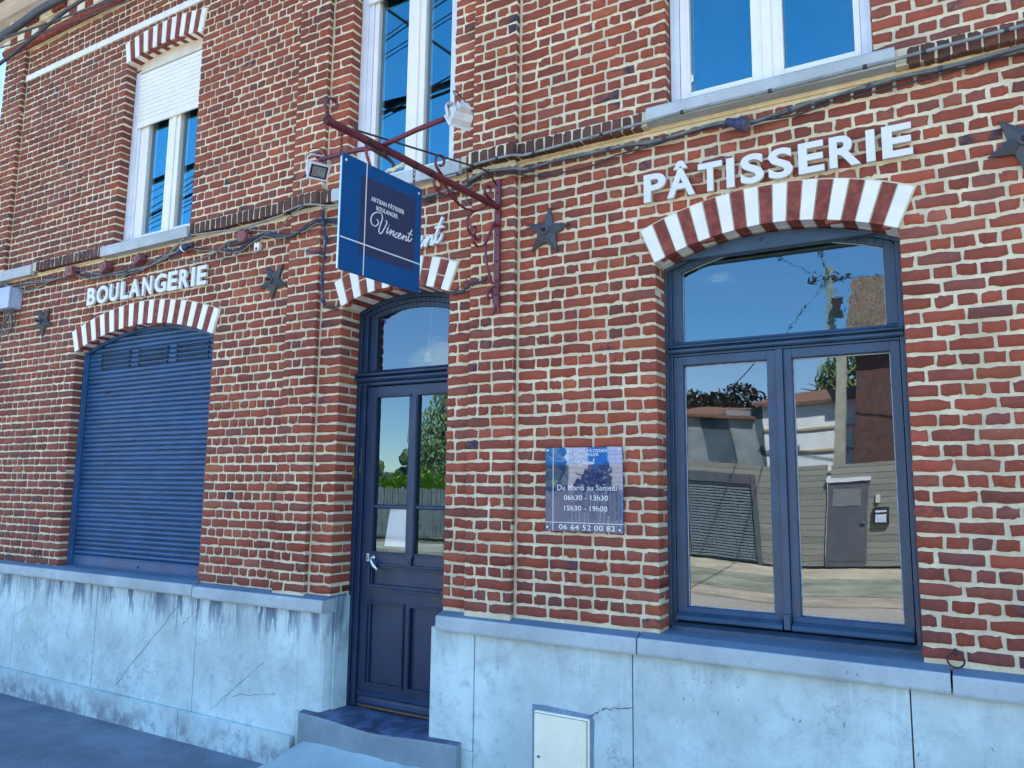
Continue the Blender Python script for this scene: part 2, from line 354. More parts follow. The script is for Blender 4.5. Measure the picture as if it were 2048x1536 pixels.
# ---- bricks (each a real rounded, slightly crooked block), all in one wall mesh
bricks = []                                   # x0,x1,z0,z1,yfront,depth, tone class
def sub_interval(segs, a, b):
    out = []
    for (p, q) in segs:
        if b <= p or a >= q: out.append((p, q)); continue
        if a > p: out.append((p, a))
        if b < q: out.append((b, q))
    return out
def fill(a, b, head, ph, jt, rj):
    # splits [a,b] into header or stretcher pieces on a common lattice
    pitch = .0905 if head else .1775
    k0 = math.ceil((a-ph)/pitch); cuts = [a]; x = ph+k0*pitch
    while x < b:
        c = x + rj.uniform(-.006, .006)
        if c-cuts[-1] > .055 and b-c > .055: cuts.append(c)
        x += pitch
    cuts.append(b); return [(cuts[i]+(jt/2 if i else 0), cuts[i+1]-(jt/2 if i < len(cuts)-2 else 0)) for i in range(len(cuts)-1)]
def lay(z0, z1, ops, zstart, parity0):
    j = 0; z = zstart
    while z < z1-.02:
        zz0 = max(z, z0); zz1 = min(z+CRS, z1); zm = (zz0+zz1)/2
        if zz1-zz0 < .025: z += CRS; j += 1; continue
        head = (j+parity0) % 2 == 1; rj = random.Random(int(z*1000)+5)
        ph = (0 if head else (.045 if ((j+parity0)//2) % 2 else .0905+.045))
        jt = .0145
        segs = [(XL, -7.935, PD), (-7.912, -4.055, 0), (-4.055, -3.768, PD), (-3.748, -2.512, 0), (-2.512, -2.208, PD), (-2.188, XR, 0)]
        for (a, b, yf) in segs:
            ss = [(a, b)]
            if yf == 0:
                for o in ops:
                    if zm < o.zs: ss = sub_interval(ss, o.x0, o.x1)
                    elif zm-CRS/2 < o.zc+o.R+.01:
                        h = math.sqrt(max(0, (o.R+.09)**2-(zm-o.zc)**2)); q_ = o.R**2-(zm-o.zc)**2; h = min(h, math.sqrt(q_)+.02 if q_ > 0 else .0); 
                        if h <= 0: continue
                        ss = sub_interval(ss, o.xc-h, o.xc+h)
            for (p, q) in ss:
                if q-p < .03: continue
                for (u, w) in fill(p, q, head, ph+rj.uniform(-.008, .008), jt, rj):
                    dep = .03; tone = 0
                    if yf < 0: dep = .042
                    for o in ops:
                        if yf == 0 and abs(w-o.x0) < 1e-4 and zm < o.zs:
                            d = o.d
                            if d > .12:
                                dd = d-.004 if head else d*.52
                                dep = dd
                                if not head: bricks.append((w-.05, w-.001, zz0+.008, zz1-.009, d*.52+.012, d*.48-.014, 0))
                            else: dep = d-.002
                    gx = .0012*min(max((u+5)/4,0),1); g = rj.uniform(.0058, .0082)+gx
                    bricks.append((u, w, zz0+g, zz1-rj.uniform(.0058, .0082)-gx, yf, dep, tone))
        z += CRS; j += 1
lay(1.078, 3.700, LOW, 2.972-29*CRS, 0)
lay(3.812, ZTOP-.18, UPP, 3.812, 0)

PAL = np.array([(.33,.082,.050),(.29,.076,.050),(.25,.068,.048),(.27,.080,.058),(.23,.078,.060),(.34,.104,.054),(.19,.070,.060),(.30,.098,.066)])
PW = np.array([.27,.22,.16,.14,.07,.05,.03,.06]); PW = PW/PW.sum()
def brick_mesh(bl, name, parent, extra=None, yj=.0025):
    B = np.array(bl, float); n = len(B)
    x0, x1, z0, z1, yf, dep = (B[:, i] for i in range(6)); w = x1-x0; h = z1-z0
    tb = np.array([.022,.27,.5,.73,.978]); ts = np.array([.12,.88])
    px = np.concatenate([np.tile(tb,(n,1)), np.ones((n,2)), np.tile(tb[::-1],(n,1)), np.zeros((n,2))], 1)
    pz = np.concatenate([np.zeros((n,5)), np.tile(ts,(n,1)), np.ones((n,5)), np.tile(ts[::-1],(n,1))], 1)
    jx = rng.normal(0, .0021, px.shape); jz = rng.normal(0, .0020, px.shape)
    X = x0[:,None]+px*w[:,None]+jx; Z = z0[:,None]+pz*h[:,None]+jz
    # whole brick a touch crooked
    sk = rng.normal(0, .010, n); xc = (x0+x1)/2; zc = (z0+z1)/2
    Z = Z+(X-xc[:,None])*np.clip(sk, -.02, .02)[:,None]
    # chipped corners
    for c in range(4):
        k = [0,4,7,11][c]; msk = rng.random(n) < .22; am = rng.uniform(.002,.009,n)*msk
        X[:,k] += am*(1 if c in (0,3) else -1); Z[:,k] += am*(1 if c < 2 else -1)
    K = 14; tilt = np.clip(rng.normal(0, .012, (n,2)), -.02, .02); yo = np.clip(rng.normal(0, .0016, n), -.003, .0025)
    cx = X-xc[:,None]; cz = Z-zc[:,None]
    Y1 = yf[:,None]+yo[:,None]+cx*tilt[:,:1]*.6+cz*tilt[:,1:]
    ins = .0035
    Xi = X-np.sign(cx)*ins*(np.abs(cx) > w[:,None]*.35); Zi = Z-np.sign(cz)*ins
    V = np.zeros((n, 3*K, 3))
    V[:,0:K,0]=X; V[:,0:K,2]=Z; V[:,0:K,1]=(yf+dep)[:,None]
    V[:,K:2*K,0]=X; V[:,K:2*K,2]=Z; V[:,K:2*K,1]=Y1+.0045
    V[:,2*K:,0]=Xi; V[:,2*K:,2]=Zi; V[:,2*K:,1]=Y1+rng.normal(0,.0006,X.shape)
    fs = []; base = np.arange(n)*3*K
    one = []
    for r in range(2):
        for k in range(K): one.append((r*K+k, r*K+(k+1)%K, (r+1)*K+(k+1)%K, (r+1)*K+k))
    Q = np.array(one); Q = (base[:,None,None]+Q[None]).reshape(-1,4); C = (base[:,None]+np.arange(2*K,3*K)[None])
    # colours
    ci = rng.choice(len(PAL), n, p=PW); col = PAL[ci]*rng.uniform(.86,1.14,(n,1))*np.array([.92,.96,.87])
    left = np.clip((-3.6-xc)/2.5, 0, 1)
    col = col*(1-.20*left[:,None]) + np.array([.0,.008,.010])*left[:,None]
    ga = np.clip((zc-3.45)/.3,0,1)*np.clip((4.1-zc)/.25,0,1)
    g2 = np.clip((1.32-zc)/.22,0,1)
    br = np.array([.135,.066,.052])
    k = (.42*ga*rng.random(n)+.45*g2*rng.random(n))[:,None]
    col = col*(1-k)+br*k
    me = bpy.data.meshes.new(name); nv = n*3*K
    me.vertices.add(nv); me.vertices.foreach_set('co', V.reshape(-1))
    nq = len(Q); nl = nq*4+n*K; me.loops.add(nl); me.loops.foreach_set('vertex_index', np.concatenate([Q.reshape(-1), C.reshape(-1)]).astype(np.int32))
    me.polygons.add(nq+n)
    st = np.concatenate([np.arange(nq)*4, nq*4+np.arange(n)*K]).astype(np.int32)
    me.polygons.foreach_set('loop_start', st)
    me.update(calc_edges=True); me.validate()
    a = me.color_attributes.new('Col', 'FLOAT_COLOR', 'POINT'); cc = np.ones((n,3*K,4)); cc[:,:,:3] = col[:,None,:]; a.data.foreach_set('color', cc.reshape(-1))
    r_ = me.attributes.new('Rnd', 'FLOAT', 'POINT'); r_.data.foreach_set('value', np.repeat(rng.random(n), 3*K))
    me.materials.append(BRICK); 
    if extra:                                  # mortar bed etc. joined into the same part
        mb, mats = extra; off = nv
        bm = bmesh.new(); bm.from_mesh(me); bm.verts.ensure_lookup_table()
        vs = [bm.verts.new(p) for p in mb.v]
        for f, mi in zip(mb.f, mb.m):
            try: q = bm.faces.new([vs[i] for i in f]); q.material_index = mi+1
            except ValueError: pass
        bm.to_mesh(me); bm.free()
        for m in mats: me.materials.append(m)
    o = bpy.data.objects.new(name, me); COL.objects.link(o)
    if parent: attach(o, parent)
    return o

# ---- mortar sheet with the openings left out
def sheet(mb, xa, xb, za, zb, y, ops, d=.20):
    xs = {xa, xb}
    for o in ops:
        if o.x0 > xa and o.x1 < xb:
            for i in range(25): xs.add(o.x0-.004+(o.x1-o.x0+.008)*i/24)
    xs = sorted(xs)
    for a, b in zip(xs, xs[1:]):
        m = (a+b)/2; oo = [o for o in ops if o.x0-.005 < m < o.x1+.005 and o.x0 > xa and o.x1 < xb]
        if not oo: mb.poly([(a,y,za),(b,y,za),(b,y,zb),(a,y,zb)]); continue
        o = oo[0]; ta = o.top(a,.09); tb_ = o.top(b,.09)
        if o.zb > za: mb.poly([(a,y,za),(b,y,za),(b,y,o.zb),(a,y,o.zb)])
        mb.poly([(a,y,ta),(b,y,tb_),(b,y,zb),(a,y,zb)])
    for o in ops:
        if o.x0 > xa and o.x1 < xb:
            for x in (o.x0-.004, o.x1+.004): mb.poly([(x,y,max(o.zb,za)),(x,d,max(o.zb,za)),(x,d,o.zs+.06),(x,y,o.zs+.06)])
MS = MB()
YM = .0065
for (za, zb, ops) in ((1.05, 3.72, LOW), (3.72, ZTOP, UPP)):
    for (a, b) in ((-7.935, -4.055), (-3.768, -2.512), (-2.208, 12.0)): sheet(MS, a, b, za, zb, YM, ops)
for (a, b) in PIL:
    y = PD+YM
    MS.poly([(a,y,1.05),(b,y,1.05),(b,y,ZTOP),(a,y,ZTOP)])
    for x in (a+.004, b-.004): MS.poly([(x,y,1.05),(x,.02,1.05),(x,.02,ZTOP),(x,y,ZTOP)])
# yellowish bedding under the string course
MS.box(XL, XR, -.004, .004, 3.701, 3.716, 1)
brick_mesh(bricks, 'brick_wall', BK, (MS, [MORTAR, YELLOW]))

# ---- string course of bricks set on edge, stepping out over the pilasters
sc = []; SB = MB(); x = XL
sills = [(-8.6,-7.385), (-6.302,-5.160), (-3.645,-2.588), (-1.379,-.174)]
rj = random.Random(3)
while x < XR:
    w = .0605; m = x+w/2
    if not any(a-.002 < x+w-.012 and x < b for a, b in sills):
        yf = -.085 if any(a-.01 < m < b+.01 for a, b in PIL) else -.05
        sc.append((x+.0035, x+w-.0035, 3.715+rj.uniform(-.002,.002), 3.803+rj.uniform(-.003,.003), yf, .10, 1))
    x += w
segs = []; e = XL
for a, b in sills:
    if a > e: segs.append((e, a))
    e = max(e, b)
segs.append((e, XR))
PAL0, PW0 = PAL, PW
PAL = np.array([(.10,.05,.042),(.085,.048,.044),(.13,.055,.042),(.115,.06,.05)]); PW = np.array([.3,.3,.2,.2])
for a, b in segs:
    SB = MB(); SB.box(a, b, -.0455, .02, 3.7215, 3.806)
    for c, d in PIL[1:]:
        if a < c+.1 < b or a < d-.1 < b: SB.box(max(a,c+.003), min(b,d-.003), -.0805, -.0455, 3.722, 3.8055)
    brick_mesh([q for q in sc if a-.01 < (q[0]+q[1])/2 < b+.01], 'string_course', BK, (SB, [MORTAR]))
PAL, PW = PAL0, PW0

# ---- arches of white glazed and red bricks
def arch(o, n, split=False):
    mb = MB(); a = o.ang
    mb.ring(o.xc, o.zc, o.R+.001, o.R+o.t+.007, -a-.003, a+.003, -.0055, o.d+.002, n, 0)
    for i in range(n):
        a0 = -a+2*a*i/n; a1 = -a+2*a*(i+1)/n; g = .0028/(o.R+.1); white = i % 2 == 0
        g = g*.75 if white else g*1.5
        def wedge(r0, r1, y0, y1, mi):
            mb.prism([(o.xc+r*math.sin(q), o.zc+r*math.cos(q)) for r, q in ((r0,a0+g),(r1,a0+g),(r1,a1-g),(r0,a1-g))], y0, y1, 'y', mi)
        yj = rj.uniform(-.0012,.0012); r0 = o.R-.003+rj.uniform(-.001,.001); r1 = o.R+o.t+rj.uniform(-.004,.002)
        if split and not white:
            m = o.R+o.t*(.56 if (i//2) % 2 else .44)
            wedge(r0, m-.005, -.0105+yj, o.d*.98, 2); wedge(m+.005, r1, -.0105+yj, .03, 2)
        else:
            mi = 1 if white else 2
            if o.d > .12: wedge(r0, r1, -.0125+yj, o.d*.5-.002, mi); wedge(r0, r1-.05, o.d*.5+.002, o.d*.985, mi)
            else: wedge(r0, r1, -.0125+yj, o.d*.98, mi)
    part(mb, 'arch', [MORTAR, TILE, ARCHBRICK], bevel=.0016)
arch(SHOP, 19); arch(DOOR, 15, True); arch(ROLL, 29); arch(UPL, 17); arch(UPC, 15); arch(UPR, 17)

# ---- white glazed band high on the left panel, and above the other windows
for (a, b) in ((-7.93, -4.06), (-3.74, -2.52), (-2.2, XR)):
    x = a; mb = MB()
    while x < b-.05:
        q = min(x+.2, b); mb.box(x+.001, q-.001, -.012, .03, 5.762, 5.822, 0); x = q
    part(mb, 'glazed_band', [TILE], bevel=.002)

# ---- cornice: roll course, white blocks, dentils, white boxed eaves
mb = MB(); x = XL
while x < XR:
    mb.tube([(x+.004,-.045,6.135),(x+.196,-.045,6.135)], .042, 10, 1); x += .2
mb.box(XL, XR, -.04, .02, 6.10, 6.17, 0)
x = XL; i = 0
while x < XR:
    mb.box(x+.005, x+.125, -.075, .02, 6.185, 6.252, 2 if i % 2 == 0 else 1); x += .13; i += 1
mb.box(XL, XR, -.065, .02, 6.17, 6.26, 0)
x = XL; i = 0
while x < XR:
    if i % 2 == 0:
        for k in range(4): mb.box(x+.004+k*.055, x+.05+k*.055, -.13, -.06, 6.262, 6.345, 1)
    else: mb.box(x+.03, x+.10, -.16, -.06, 6.285, 6.345, 2)
    x += .24; i += 1
mb.box(XL, XR, -.10, .02, 6.26, 6.35, 0)
mb.box(XL-.3, XR, -.235, .05, 6.352, 6.37, 3)
mb.box(XL-.3, XR, -.255, -.235, 6.333, 6.47, 4); mb.box(XL-.3, XR, -.31, -.255, 6.44, 6.58, 4)
part(mb, 'cornice', [MORTAR, ARCHBRICK, TILE, BEIGE, PVC])

# ---- rest of the house: side walls, back, rooms, roof
mb = MB()
mb.box(XL-.02, XL+.25, .25, 8.5, 0, 6.3); mb.box(11.7, 12.0, .25, 8.5, 0, 6.3); mb.box(XL, 12, 8.2, 8.5, 0, 6.3)
mb.box(XL, XL+.3, PD+.02, .25, 1.05, 6.3)
part(mb, 'side_wall', [ARCHBRICK])
mb = MB(); mb.box(XL+.3, 11.7, .26, 8.2, 3.25, 3.6); mb.box(XL+.3, 11.7, .26, 8.2, .05, .30); mb.box(XL+.3, 11.7, 3.6, 3.7, .3, 6.3)
for x in (-4.2, -2.2, 1.5): mb.box(x, x+.12, .26, 3.6, .3, 6.3)
mb.box(XL+.3, 11.7, .26, 8.2, 6.2, 6.29)
part(mb, 'interior_partition', [DARKIN])
mb = MB(); mb.prism([(-.5,6.38),(4.2,9.3),(8.9,6.38),(8.9,6.30),(4.2,9.18),(-.5,6.33)], XL-.3, 12.2, 'x')
part(mb, 'roof', [m_tiles('roof_tile', (.20,.075,.05))])

# ---- plinth of blue stone slabs, jamb blocks, base course
mb = MB(); g = .0032
def slabs(xs, z0, z1, y0=-.02, y1=.10):
    for a, b in zip(xs, xs[1:]): mb.box(a+g, b-g, y0, y1, z0, z1, 0)
slabs([XL, -7.192, -6.009, -4.806, -3.795], .197, .99)
slabs([-2.442, -1.500, -.258, .95, 2.3], .03, .985)
mb.box(XL, -3.70, -.012, .12, .0, .98, 1); mb.box(-2.50, 12, -.012, .12, 0, .98, 1)
mb.box(-2.66, -2.4425, -.021, .12, .0, .333, 0); mb.box(-3.795, -3.7245, -.021, .12, .0, .350, 0); mb.box(2.3, 12, -.02, .1, .0, .985, 0)
slabs([XL, -7.0, -6.0, -4.9, -3.80], -.05, .194, -.055)
# crack lines
def crack(p, q, w=.0022):
    pts = []; n = 9
    for i in range(n+1):
        t = i/n; pts.append((p[0]+(q[0]-p[0])*t+rj.uniform(-.008,.008), -.0205, p[1]+(q[1]-p[1])*t+rj.uniform(-.008,.008)))
    mb.tube(pts, [w*rj.uniform(.3,1) for _ in pts], 5, 1)
crack((-5.02,.90),(-5.70,.25)); crack((-4.10,.62),(-4.60,.24)); crack((-3.99,.43),(-4.4,.36),.002)
crack((-1.730,.63),(-1.66,.675),.003); crack((-1.66,.675),(-1.502,.705),.003); crack((-4.83,.88),(-4.95,.78),.002)
part(mb, 'plinth', [STONE, simple('dark_joint_grout', (.05,.06,.075), .95)], bevel=.0025)  # second material: dark grout behind the slab joints, also used for the cracks
# jamb blocks either side of the door
mb = MB(); ch = .022
mb.prism([(-3.793,-.026),(-3.603,-.026),(-3.585,-.008),(-3.572,.03),(-3.566,.195),(-3.793,.195)], .352, .985, 'z'); mb.box(-3.566, -3.556, .05, .20, .352, 1.07)
part(mb, 'jamb_block', [STONE], bevel=.004); mb = MB()
mb.prism([(-2.444,-.026),(-2.735,-.026),(-2.75,-.012),(-2.742,.03),(-2.687,.195),(-2.444,.195)], .335, .975, 'z'); mb.box(-2.697, -2.687, .05, .20, .34, 1.07)
part(mb, 'jamb_block', [STONE], bevel=.004)

# coping ledge with sloped top, cut where the stones butt
def ledge(a, b, dz=0, yf=-.062):
    mb = MB(); mt = [(.0,.972+dz),(yf,.972+dz),(yf-.004,.985+dz),(yf-.002,1.046+dz),(yf+.006,1.053+dz),(.0,1.068+dz)]; mb.prism([(yf+.004,1.0525+dz),(yf+.012,1.057+dz),(.0,1.075+dz),(.16,1.081+dz),(.16,1.050+dz),(0,1.04+dz)], a+.0015, b-.0015, 'x', 1)
    prof = [(.0,.972+dz),(yf,.972+dz),(yf-.004,.985+dz),(yf-.002,1.046+dz),(yf+.006,1.0535+dz),(.0,1.060+dz),(.12,1.062+dz),(.12,.972+dz)]
    mb.prism([(p[0], p[1]) for p in prof], a+.001, b-.001, 'x'); part(mb, 'coping', [COPING, COPTOP], bevel=.003)
for a, b, dz in ((XL,-6.05,.012),(-6.05,-4.828,.012),(-4.822,-3.566,.004),(-2.687,-1.464,-.006),(-1.458,-.104,-.004),(-.098,1.1,-.010),(1.1,2.3,-.01),(2.3,12,-.01)): ledge(a, b, dz)
# doorstep: worn block with hollowed nosing
mb = MB(); n = 24; xs = [-3.722+1.205*i/n for i in range(n+1)]
def dip(x): t = (x+3.722)/1.205; return .368-.030*math.exp(-((t-.5)/.27)**2)
T0 = [(x,.30,.372) for x in xs]; T1 = [(x,.02,dip(x)+.012) for x in xs]; T2 = [(x,-.062,dip(x)) for x in xs]; T2b = [(x,-.069,dip(x)-.005) for x in xs]; T3 = [(x,-.072,dip(x)-.016) for x in xs]; T4 = [(x,-.07,-.02) for x in xs]
mb.strip(T0, T1, 1); mb.strip(T1, T2, 1); mb.strip(T2, T2b, 1); mb.strip(T2b, T3, 0); mb.strip(T3, T4, 0)
for i in (0, n): mb.poly([T0[i],T1[i],T2[i],T3[i],T4[i],(xs[i],.3,-.02)], 0)
part(mb, 'doorstep', [STEP, TREAD], recalc=True)

# ---- window sills upstairs
for a, b, yb, zb, zt in ((-6.302,-5.160,.14,3.700,3.792), (-3.645,-2.588,.14,3.706,3.796), (-1.379,-.174,.12,3.729,3.818), (-8.62,-7.385,-.02,3.69,3.79)):
    mb = MB(); mb.prism([(-.066,zb),(-.070,zt-.012),(-.058,zt),(yb,3.838 if yb > 0 else zt+.003),(yb,zb)], a, b, 'x')
    part(mb, 'window_sill', [SILL], bevel=.004)
def pane(name, x0, x1, z0, z1, y, m, parent, twist=0, n=10, arc=None):
    mb = MB(); xc = (x0+x1)/2; zc = (z0+z1)/2
    if arc is None:
        for j in range(n):
            for i in range(n):
                q = [(x0+(x1-x0)*a/n, z0+(z1-z0)*b/n) for a, b in ((i,j),(i+1,j),(i+1,j+1),(i,j+1))]
                mb.poly([(x, y+twist*(x-xc)*(z-zc), z) for x, z in q])
    else:
        o, r, k = arc; top = [(x0+(x1-x0)*i/k, o.zc+math.sqrt(r*r-(x0+(x1-x0)*i/k-o.xc)**2)) for i in range(k+1)]
        mb.poly([(x0,y,z0),(x1,y,z0)]+[(x,y,z) for x, z in reversed(top)])
    me_o = mb.build(name, m, parent, recalc=False, smooth=True)
    bm = bmesh.new(); bm.from_mesh(me_o.data); bmesh.ops.remove_doubles(bm, verts=bm.verts, dist=1e-5); bm.to_mesh(me_o.data); bm.free()
    return me_o
def frame4(mb, x0, x1, z0, z1, l, r, b, t, y0, y1, mi=0):
    mb.box(x0, x0+l, y0, y1, z0, z1, mi); mb.box(x1-r, x1, y0, y1, z0, z1, mi)
    if b: mb.box(x0+l, x1-r, y0+.0006, y1, z0, z0+b, mi)
    if t: mb.box(x0+l, x1-r, y0+.0006, y1, z1-t, z1, mi)
def bead(mb, x0, x1, z0, z1, y, w=.012, d=.012, mi=0):
    # sloped glazing moulding round a pane
    for (a, b) in (((x0,z0),(x1,z0)), ((x1,z0),(x1,z1)), ((x1,z1),(x0,z1)), ((x0,z1),(x0,z0))):
        nx = 1 if a[0] == b[0] == x0 else (-1 if a[0] == b[0] == x1 else 0); nz = 1 if a[1] == b[1] == z0 else (-1 if a[1] == b[1] == z1 else 0)
        A0 = (a[0]-nx*w, y-d, a[1]-nz*w); B0 = (b[0]-nx*w, y-d, b[1]-nz*w)
        if nz: A0 = (a[0]+(-w if a[0] == x0 else w), y-d, a[1]-nz*w); B0 = (b[0]+(-w if b[0] == x0 else w), y-d, b[1]-nz*w)
        else: A0 = (a[0]-nx*w, y-d, a[1]+(-w if a[1] == z0 else w)); B0 = (b[0]-nx*w, y-d, b[1]+(-w if b[1] == z0 else w))
        mb.poly([(a[0],y,a[1]),(b[0],y,b[1]),B0,A0], mi)

PUTTY = simple('pale_putty_line', (.45,.52,.60), .7, 0, .25, 40, 0)
# ------------------------------------------------------------------ big shop window
o = SHOP; mb = MB()
mb.box(-1.374, -1.346, .146, .23, 1.057, 2.985); mb.box(-1.346, -1.325, .156, .23, 1.057, 2.96)      # moulded jamb in two steps
mb.box(-1.330, -1.323, .150, .16, 1.06, 2.93)
mb.box(-.212, -.192, .140, .23, 1.057, 2.985); mb.box(-.232, -.212, .152, .23, 1.057, 2.96)
mb.ring(o.xc, o.zc, o.R-.022, o.R+.012, -o.ang, o.ang, .142, .23, 28); mb.ring(o.xc, o.zc, 1.418, o.R-.022, -.384, .384, .165, .23, 28)
mb.box(-1.325, -1.272, .166, .23, 2.566, 2.955); mb.box(-.285, -.232, .166, .23, 2.566, 2.955)
# transom with mouldings
mb.prism([(.23,2.500),(.142,2.500),(.136,2.508),(.136,2.520),(.150,2.526),(.128,2.532),(.128,2.540),(.165,2.552),(.170,2.566),(.23,2.566)], -1.345, -.213, 'x')
mb.box(-1.325, -.232, .158, .23, 2.486, 2.499)
# bottom sill bar, sloped
mb.prism([(.23,1.052),(.128,1.052),(.124,1.062),(.130,1.094),(.150,1.114),(.23,1.120)], -1.346, -.206, 'x')
SW = part(mb, 'shop_window', [NAVY], bevel=.003)
mb = MB()                                       # flat board closing the head under the arch
pts = []; zb = 2.997; rr = o.R-.012; hx = math.sqrt(rr*rr-(zb-o.zc)**2)
for i in range(25):
    x = o.xc-hx+2*hx*i/24; pts.append((x, o.zc+math.sqrt(max(rr*rr-(x-o.xc)**2,0))))
mb.prism(pts, .100, .118, 'y'); mb.prism([(o.xc-hx*.97,zb+.002),(o.xc+hx*.97,zb+.002),(o.xc+hx*.9,zb+.016),(o.xc-hx*.9,zb+.016)], .118, .17, 'y')
part(mb, 'head_board', [NAVY], SW, bevel=.002)
mb = MB(); mb.ball((-.835,.096,3.047), .009); part(mb, 'screw', [IRON], SW)
def sash(x0, x1, gx0, gx1, hinge):
    mb = MB(); y0, y1 = .160, .205
    mb.box(x0, gx0-.002, y0, y1, 1.124, 2.484); mb.box(gx1+.002, x1, y0, y1, 1.124, 2.484)
    mb.box(gx0-.002, gx1+.002, y0+.0008, y1, 2.438, 2.484)
    mb.prism([(y1,1.124),(.118,1.126),(.114,1.134),(.122,1.150),(.150,1.168),(y0,1.190),(y1,1.190)], x0+.004, x1-.004, 'x')
    bead(mb, gx0, gx1, 1.192, 2.434, .192, .004, .030)
    s = part(mb, 'sash', [NAVY], SW, bevel=.0025)
    pb = MB(); 
    for (a, b, c, d) in ((gx0,gx0+.004,1.194,2.432),(gx0,gx1,1.192,1.196),(gx0,gx1,2.430,2.434),(gx1-.003,gx1,1.194,2.432)): pb.box(a, b, .1885, .1925, c, d)
    return s, pb
s1, pb1 = sash(-1.322, -.792, -1.269, -.841, 'l'); s2, pb2 = sash(-.758, -.235, -.716, -.279, 'r')
mb = MB(); mb.box(-.7915, -.7585, .142, .20, 1.128, 2.485); mb.box(-.790, -.760, .120, .142, 1.128, 1.20); part(mb, 'sash', [NAVY], SW, bevel=.003)
pb1.v += []; 
pane('pane', -1.269, -.841, 1.193, 2.434, .191, SHOPGLASS, SW, .0105)
pane('pane', -.716, -.279, 1.193, 2.434, .191, SHOPGLASS, SW, -.0105)
pane('pane', -1.274, -.283, 2.566, 0, .191, OLDGLASS, SW, arc=(o, 1.418, 28))
pb1.add(pb2.v, pb2.f)
for i in range(24):
    x0 = -1.272+.987*i/24; x1 = -1.272+.987*(i+1)/24
    pb1.poly([(x0,.189,o.zc+math.sqrt(1.4165**2-(x0-o.xc)**2)),(x1,.189,o.zc+math.sqrt(1.4165**2-(x1-o.xc)**2)),(x1,.189,o.zc+math.sqrt(1.413**2-(x1-o.xc)**2)),(x0,.189,o.zc+math.sqrt(1.413**2-(x0-o.xc)**2))])
pb1.box(-1.272, -1.2685, .188, .1905, 2.57, 2.94); pb1.box(-1.272, -.285, .188, .1905, 2.566, 2.5695); pb1.box(-.288, -.285, .188, .1905, 2.57, 2.94)
part(pb1, 'putty_line', [PUTTY], SW)

# ------------------------------------------------------------------ shop door with fanlight
o = DOOR; mb = MB()
for x0, x1 in ((-3.570,-3.538), (-2.714,-2.683)): mb.box(x0, x1, .182, .26, .36, 2.99)
for x0, x1, y in ((-3.538,-3.512,.194), (-3.512,-3.489,.186), (-2.740,-2.714,.194), (-2.763,-2.740,.186)): mb.box(x0, x1, y, .26, .37, 2.96)
mb.ring(o.xc, o.zc, o.R-.030, o.R+.012, -o.ang, o.ang, .184, .26, 22); mb.ring(o.xc, o.zc, o.R-.062, o.R-.030, -.377, .377, .196, .26, 22); mb.ring(o.xc, o.zc, 1.077, o.R-.062, -.37, .37, .206, .26, 22)
mb.box(-3.489, -3.424, .208, .26, 2.56, 2.93); mb.box(-2.828, -2.763, .208, .26, 2.56, 2.93)
mb.prism([(.26,2.452),(.190,2.452),(.184,2.460),(.184,2.474),(.168,2.482),(.160,2.494),(.160,2.506),(.176,2.512),(.152,2.522),(.150,2.534),(.170,2.541),(.205,2.552),(.21,2.562),(.26,2.562)], -3.560, -2.692, 'x')
mb.box(-3.574, -3.552, .155, .20, 2.485, 2.545); 
DF = part(mb, 'door_frame', [NAVYSHADE], bevel=.003)
pane('fanlight_pane', -3.424, -2.828, 2.561, 0, .222, DOORGLASS, DF, arc=(o, 1.077, 22))
mb = MB(); mb.box(-3.505, -3.497, .176, .186, 1.86, 2.04); mb.box(-3.512, -3.496, .17, .182, 1.87, 1.92); mb.box(-3.572,-3.556,.165,.19,1.83,1.915,1); part(mb, 'hinge_plate', [IRON, BRASS], DF, bevel=.001)
mb = MB(); L0, L1 = -3.487, -2.765
y0, y1 = .205, .25
mb.box(L0, -3.398, y0, y1, .392, 2.447); mb.box(-2.785, L1, y0, y1, .392, 2.447)
mb.box(-3.398, -2.785, y0+.0006, y1, 2.375, 2.447); mb.box(-3.398, -2.785, y0+.0006, y1, 1.262, 1.352)
mb.box(-3.118, -3.058, y0-.003, y1, 1.352, 2.375); mb.box(-3.114, -3.062, y0-.014, y0-.003, 1.33, 2.36); mb.box(-3.108, -3.068, y0-.018, y0-.003, 1.28, 1.33)
for a, b in ((-3.398,-3.118), (-3.058,-2.785)): mb.prism([(y1,1.636),(y0,1.636),(y0-.005,1.643),(y0-.005,1.657),(y0,1.664),(y1,1.664)], a, b, 'x')
# lock rail panel and lower panels
mb.box(-3.398, -2.785, y0+.012, y1, 1.135, 1.262); mb.box(-3.398, -2.785, y0+.0006, y1, 1.034, 1.135)
mb.box(-3.123, -3.080, y0, y1, .52, 1.034); mb.box(-3.398, -2.785, y0+.0006, y1, .392, .52)
for a, b in ((-3.398,-3.123), (-3.080,-2.785)): mb.box(a, b, y0+.014, y1, .52, 1.034)
def mould(x0, x1, z0, z1, w=.018, h=.016):
    for (a, b, c, d) in ((x0,x1,z0,z0+w),(x0,x1,z1-w,z1),(x0,x0+w,z0+w,z1-w),(x1-w,x1,z0+w,z1-w)):
        mb.box(a, b, y0-h, y0+.02, c, d); mb.box(a+w*.3, b-w*.3, y0-h-.004, y0-h+.002, c+w*.3, d-w*.3)
mould(-3.425, -2.770, 1.112, 1.150); mould(-3.425, -2.770, 1.256, 1.284); mb.box(-3.425, -3.405, y0-.014, y0, 1.15, 1.256); mb.box(-3.398,-3.390,y0-.008,y0+.012,1.15,1.256)
mould(-3.432, -3.118, .520, 1.040, .016, .010); mould(-3.085, -2.772, .520, 1.040, .016, .010)
mould(-3.408, -3.112, 1.345, 2.385, .012, .008); mould(-3.064, -2.778, 1.345, 2.385, .012, .008)
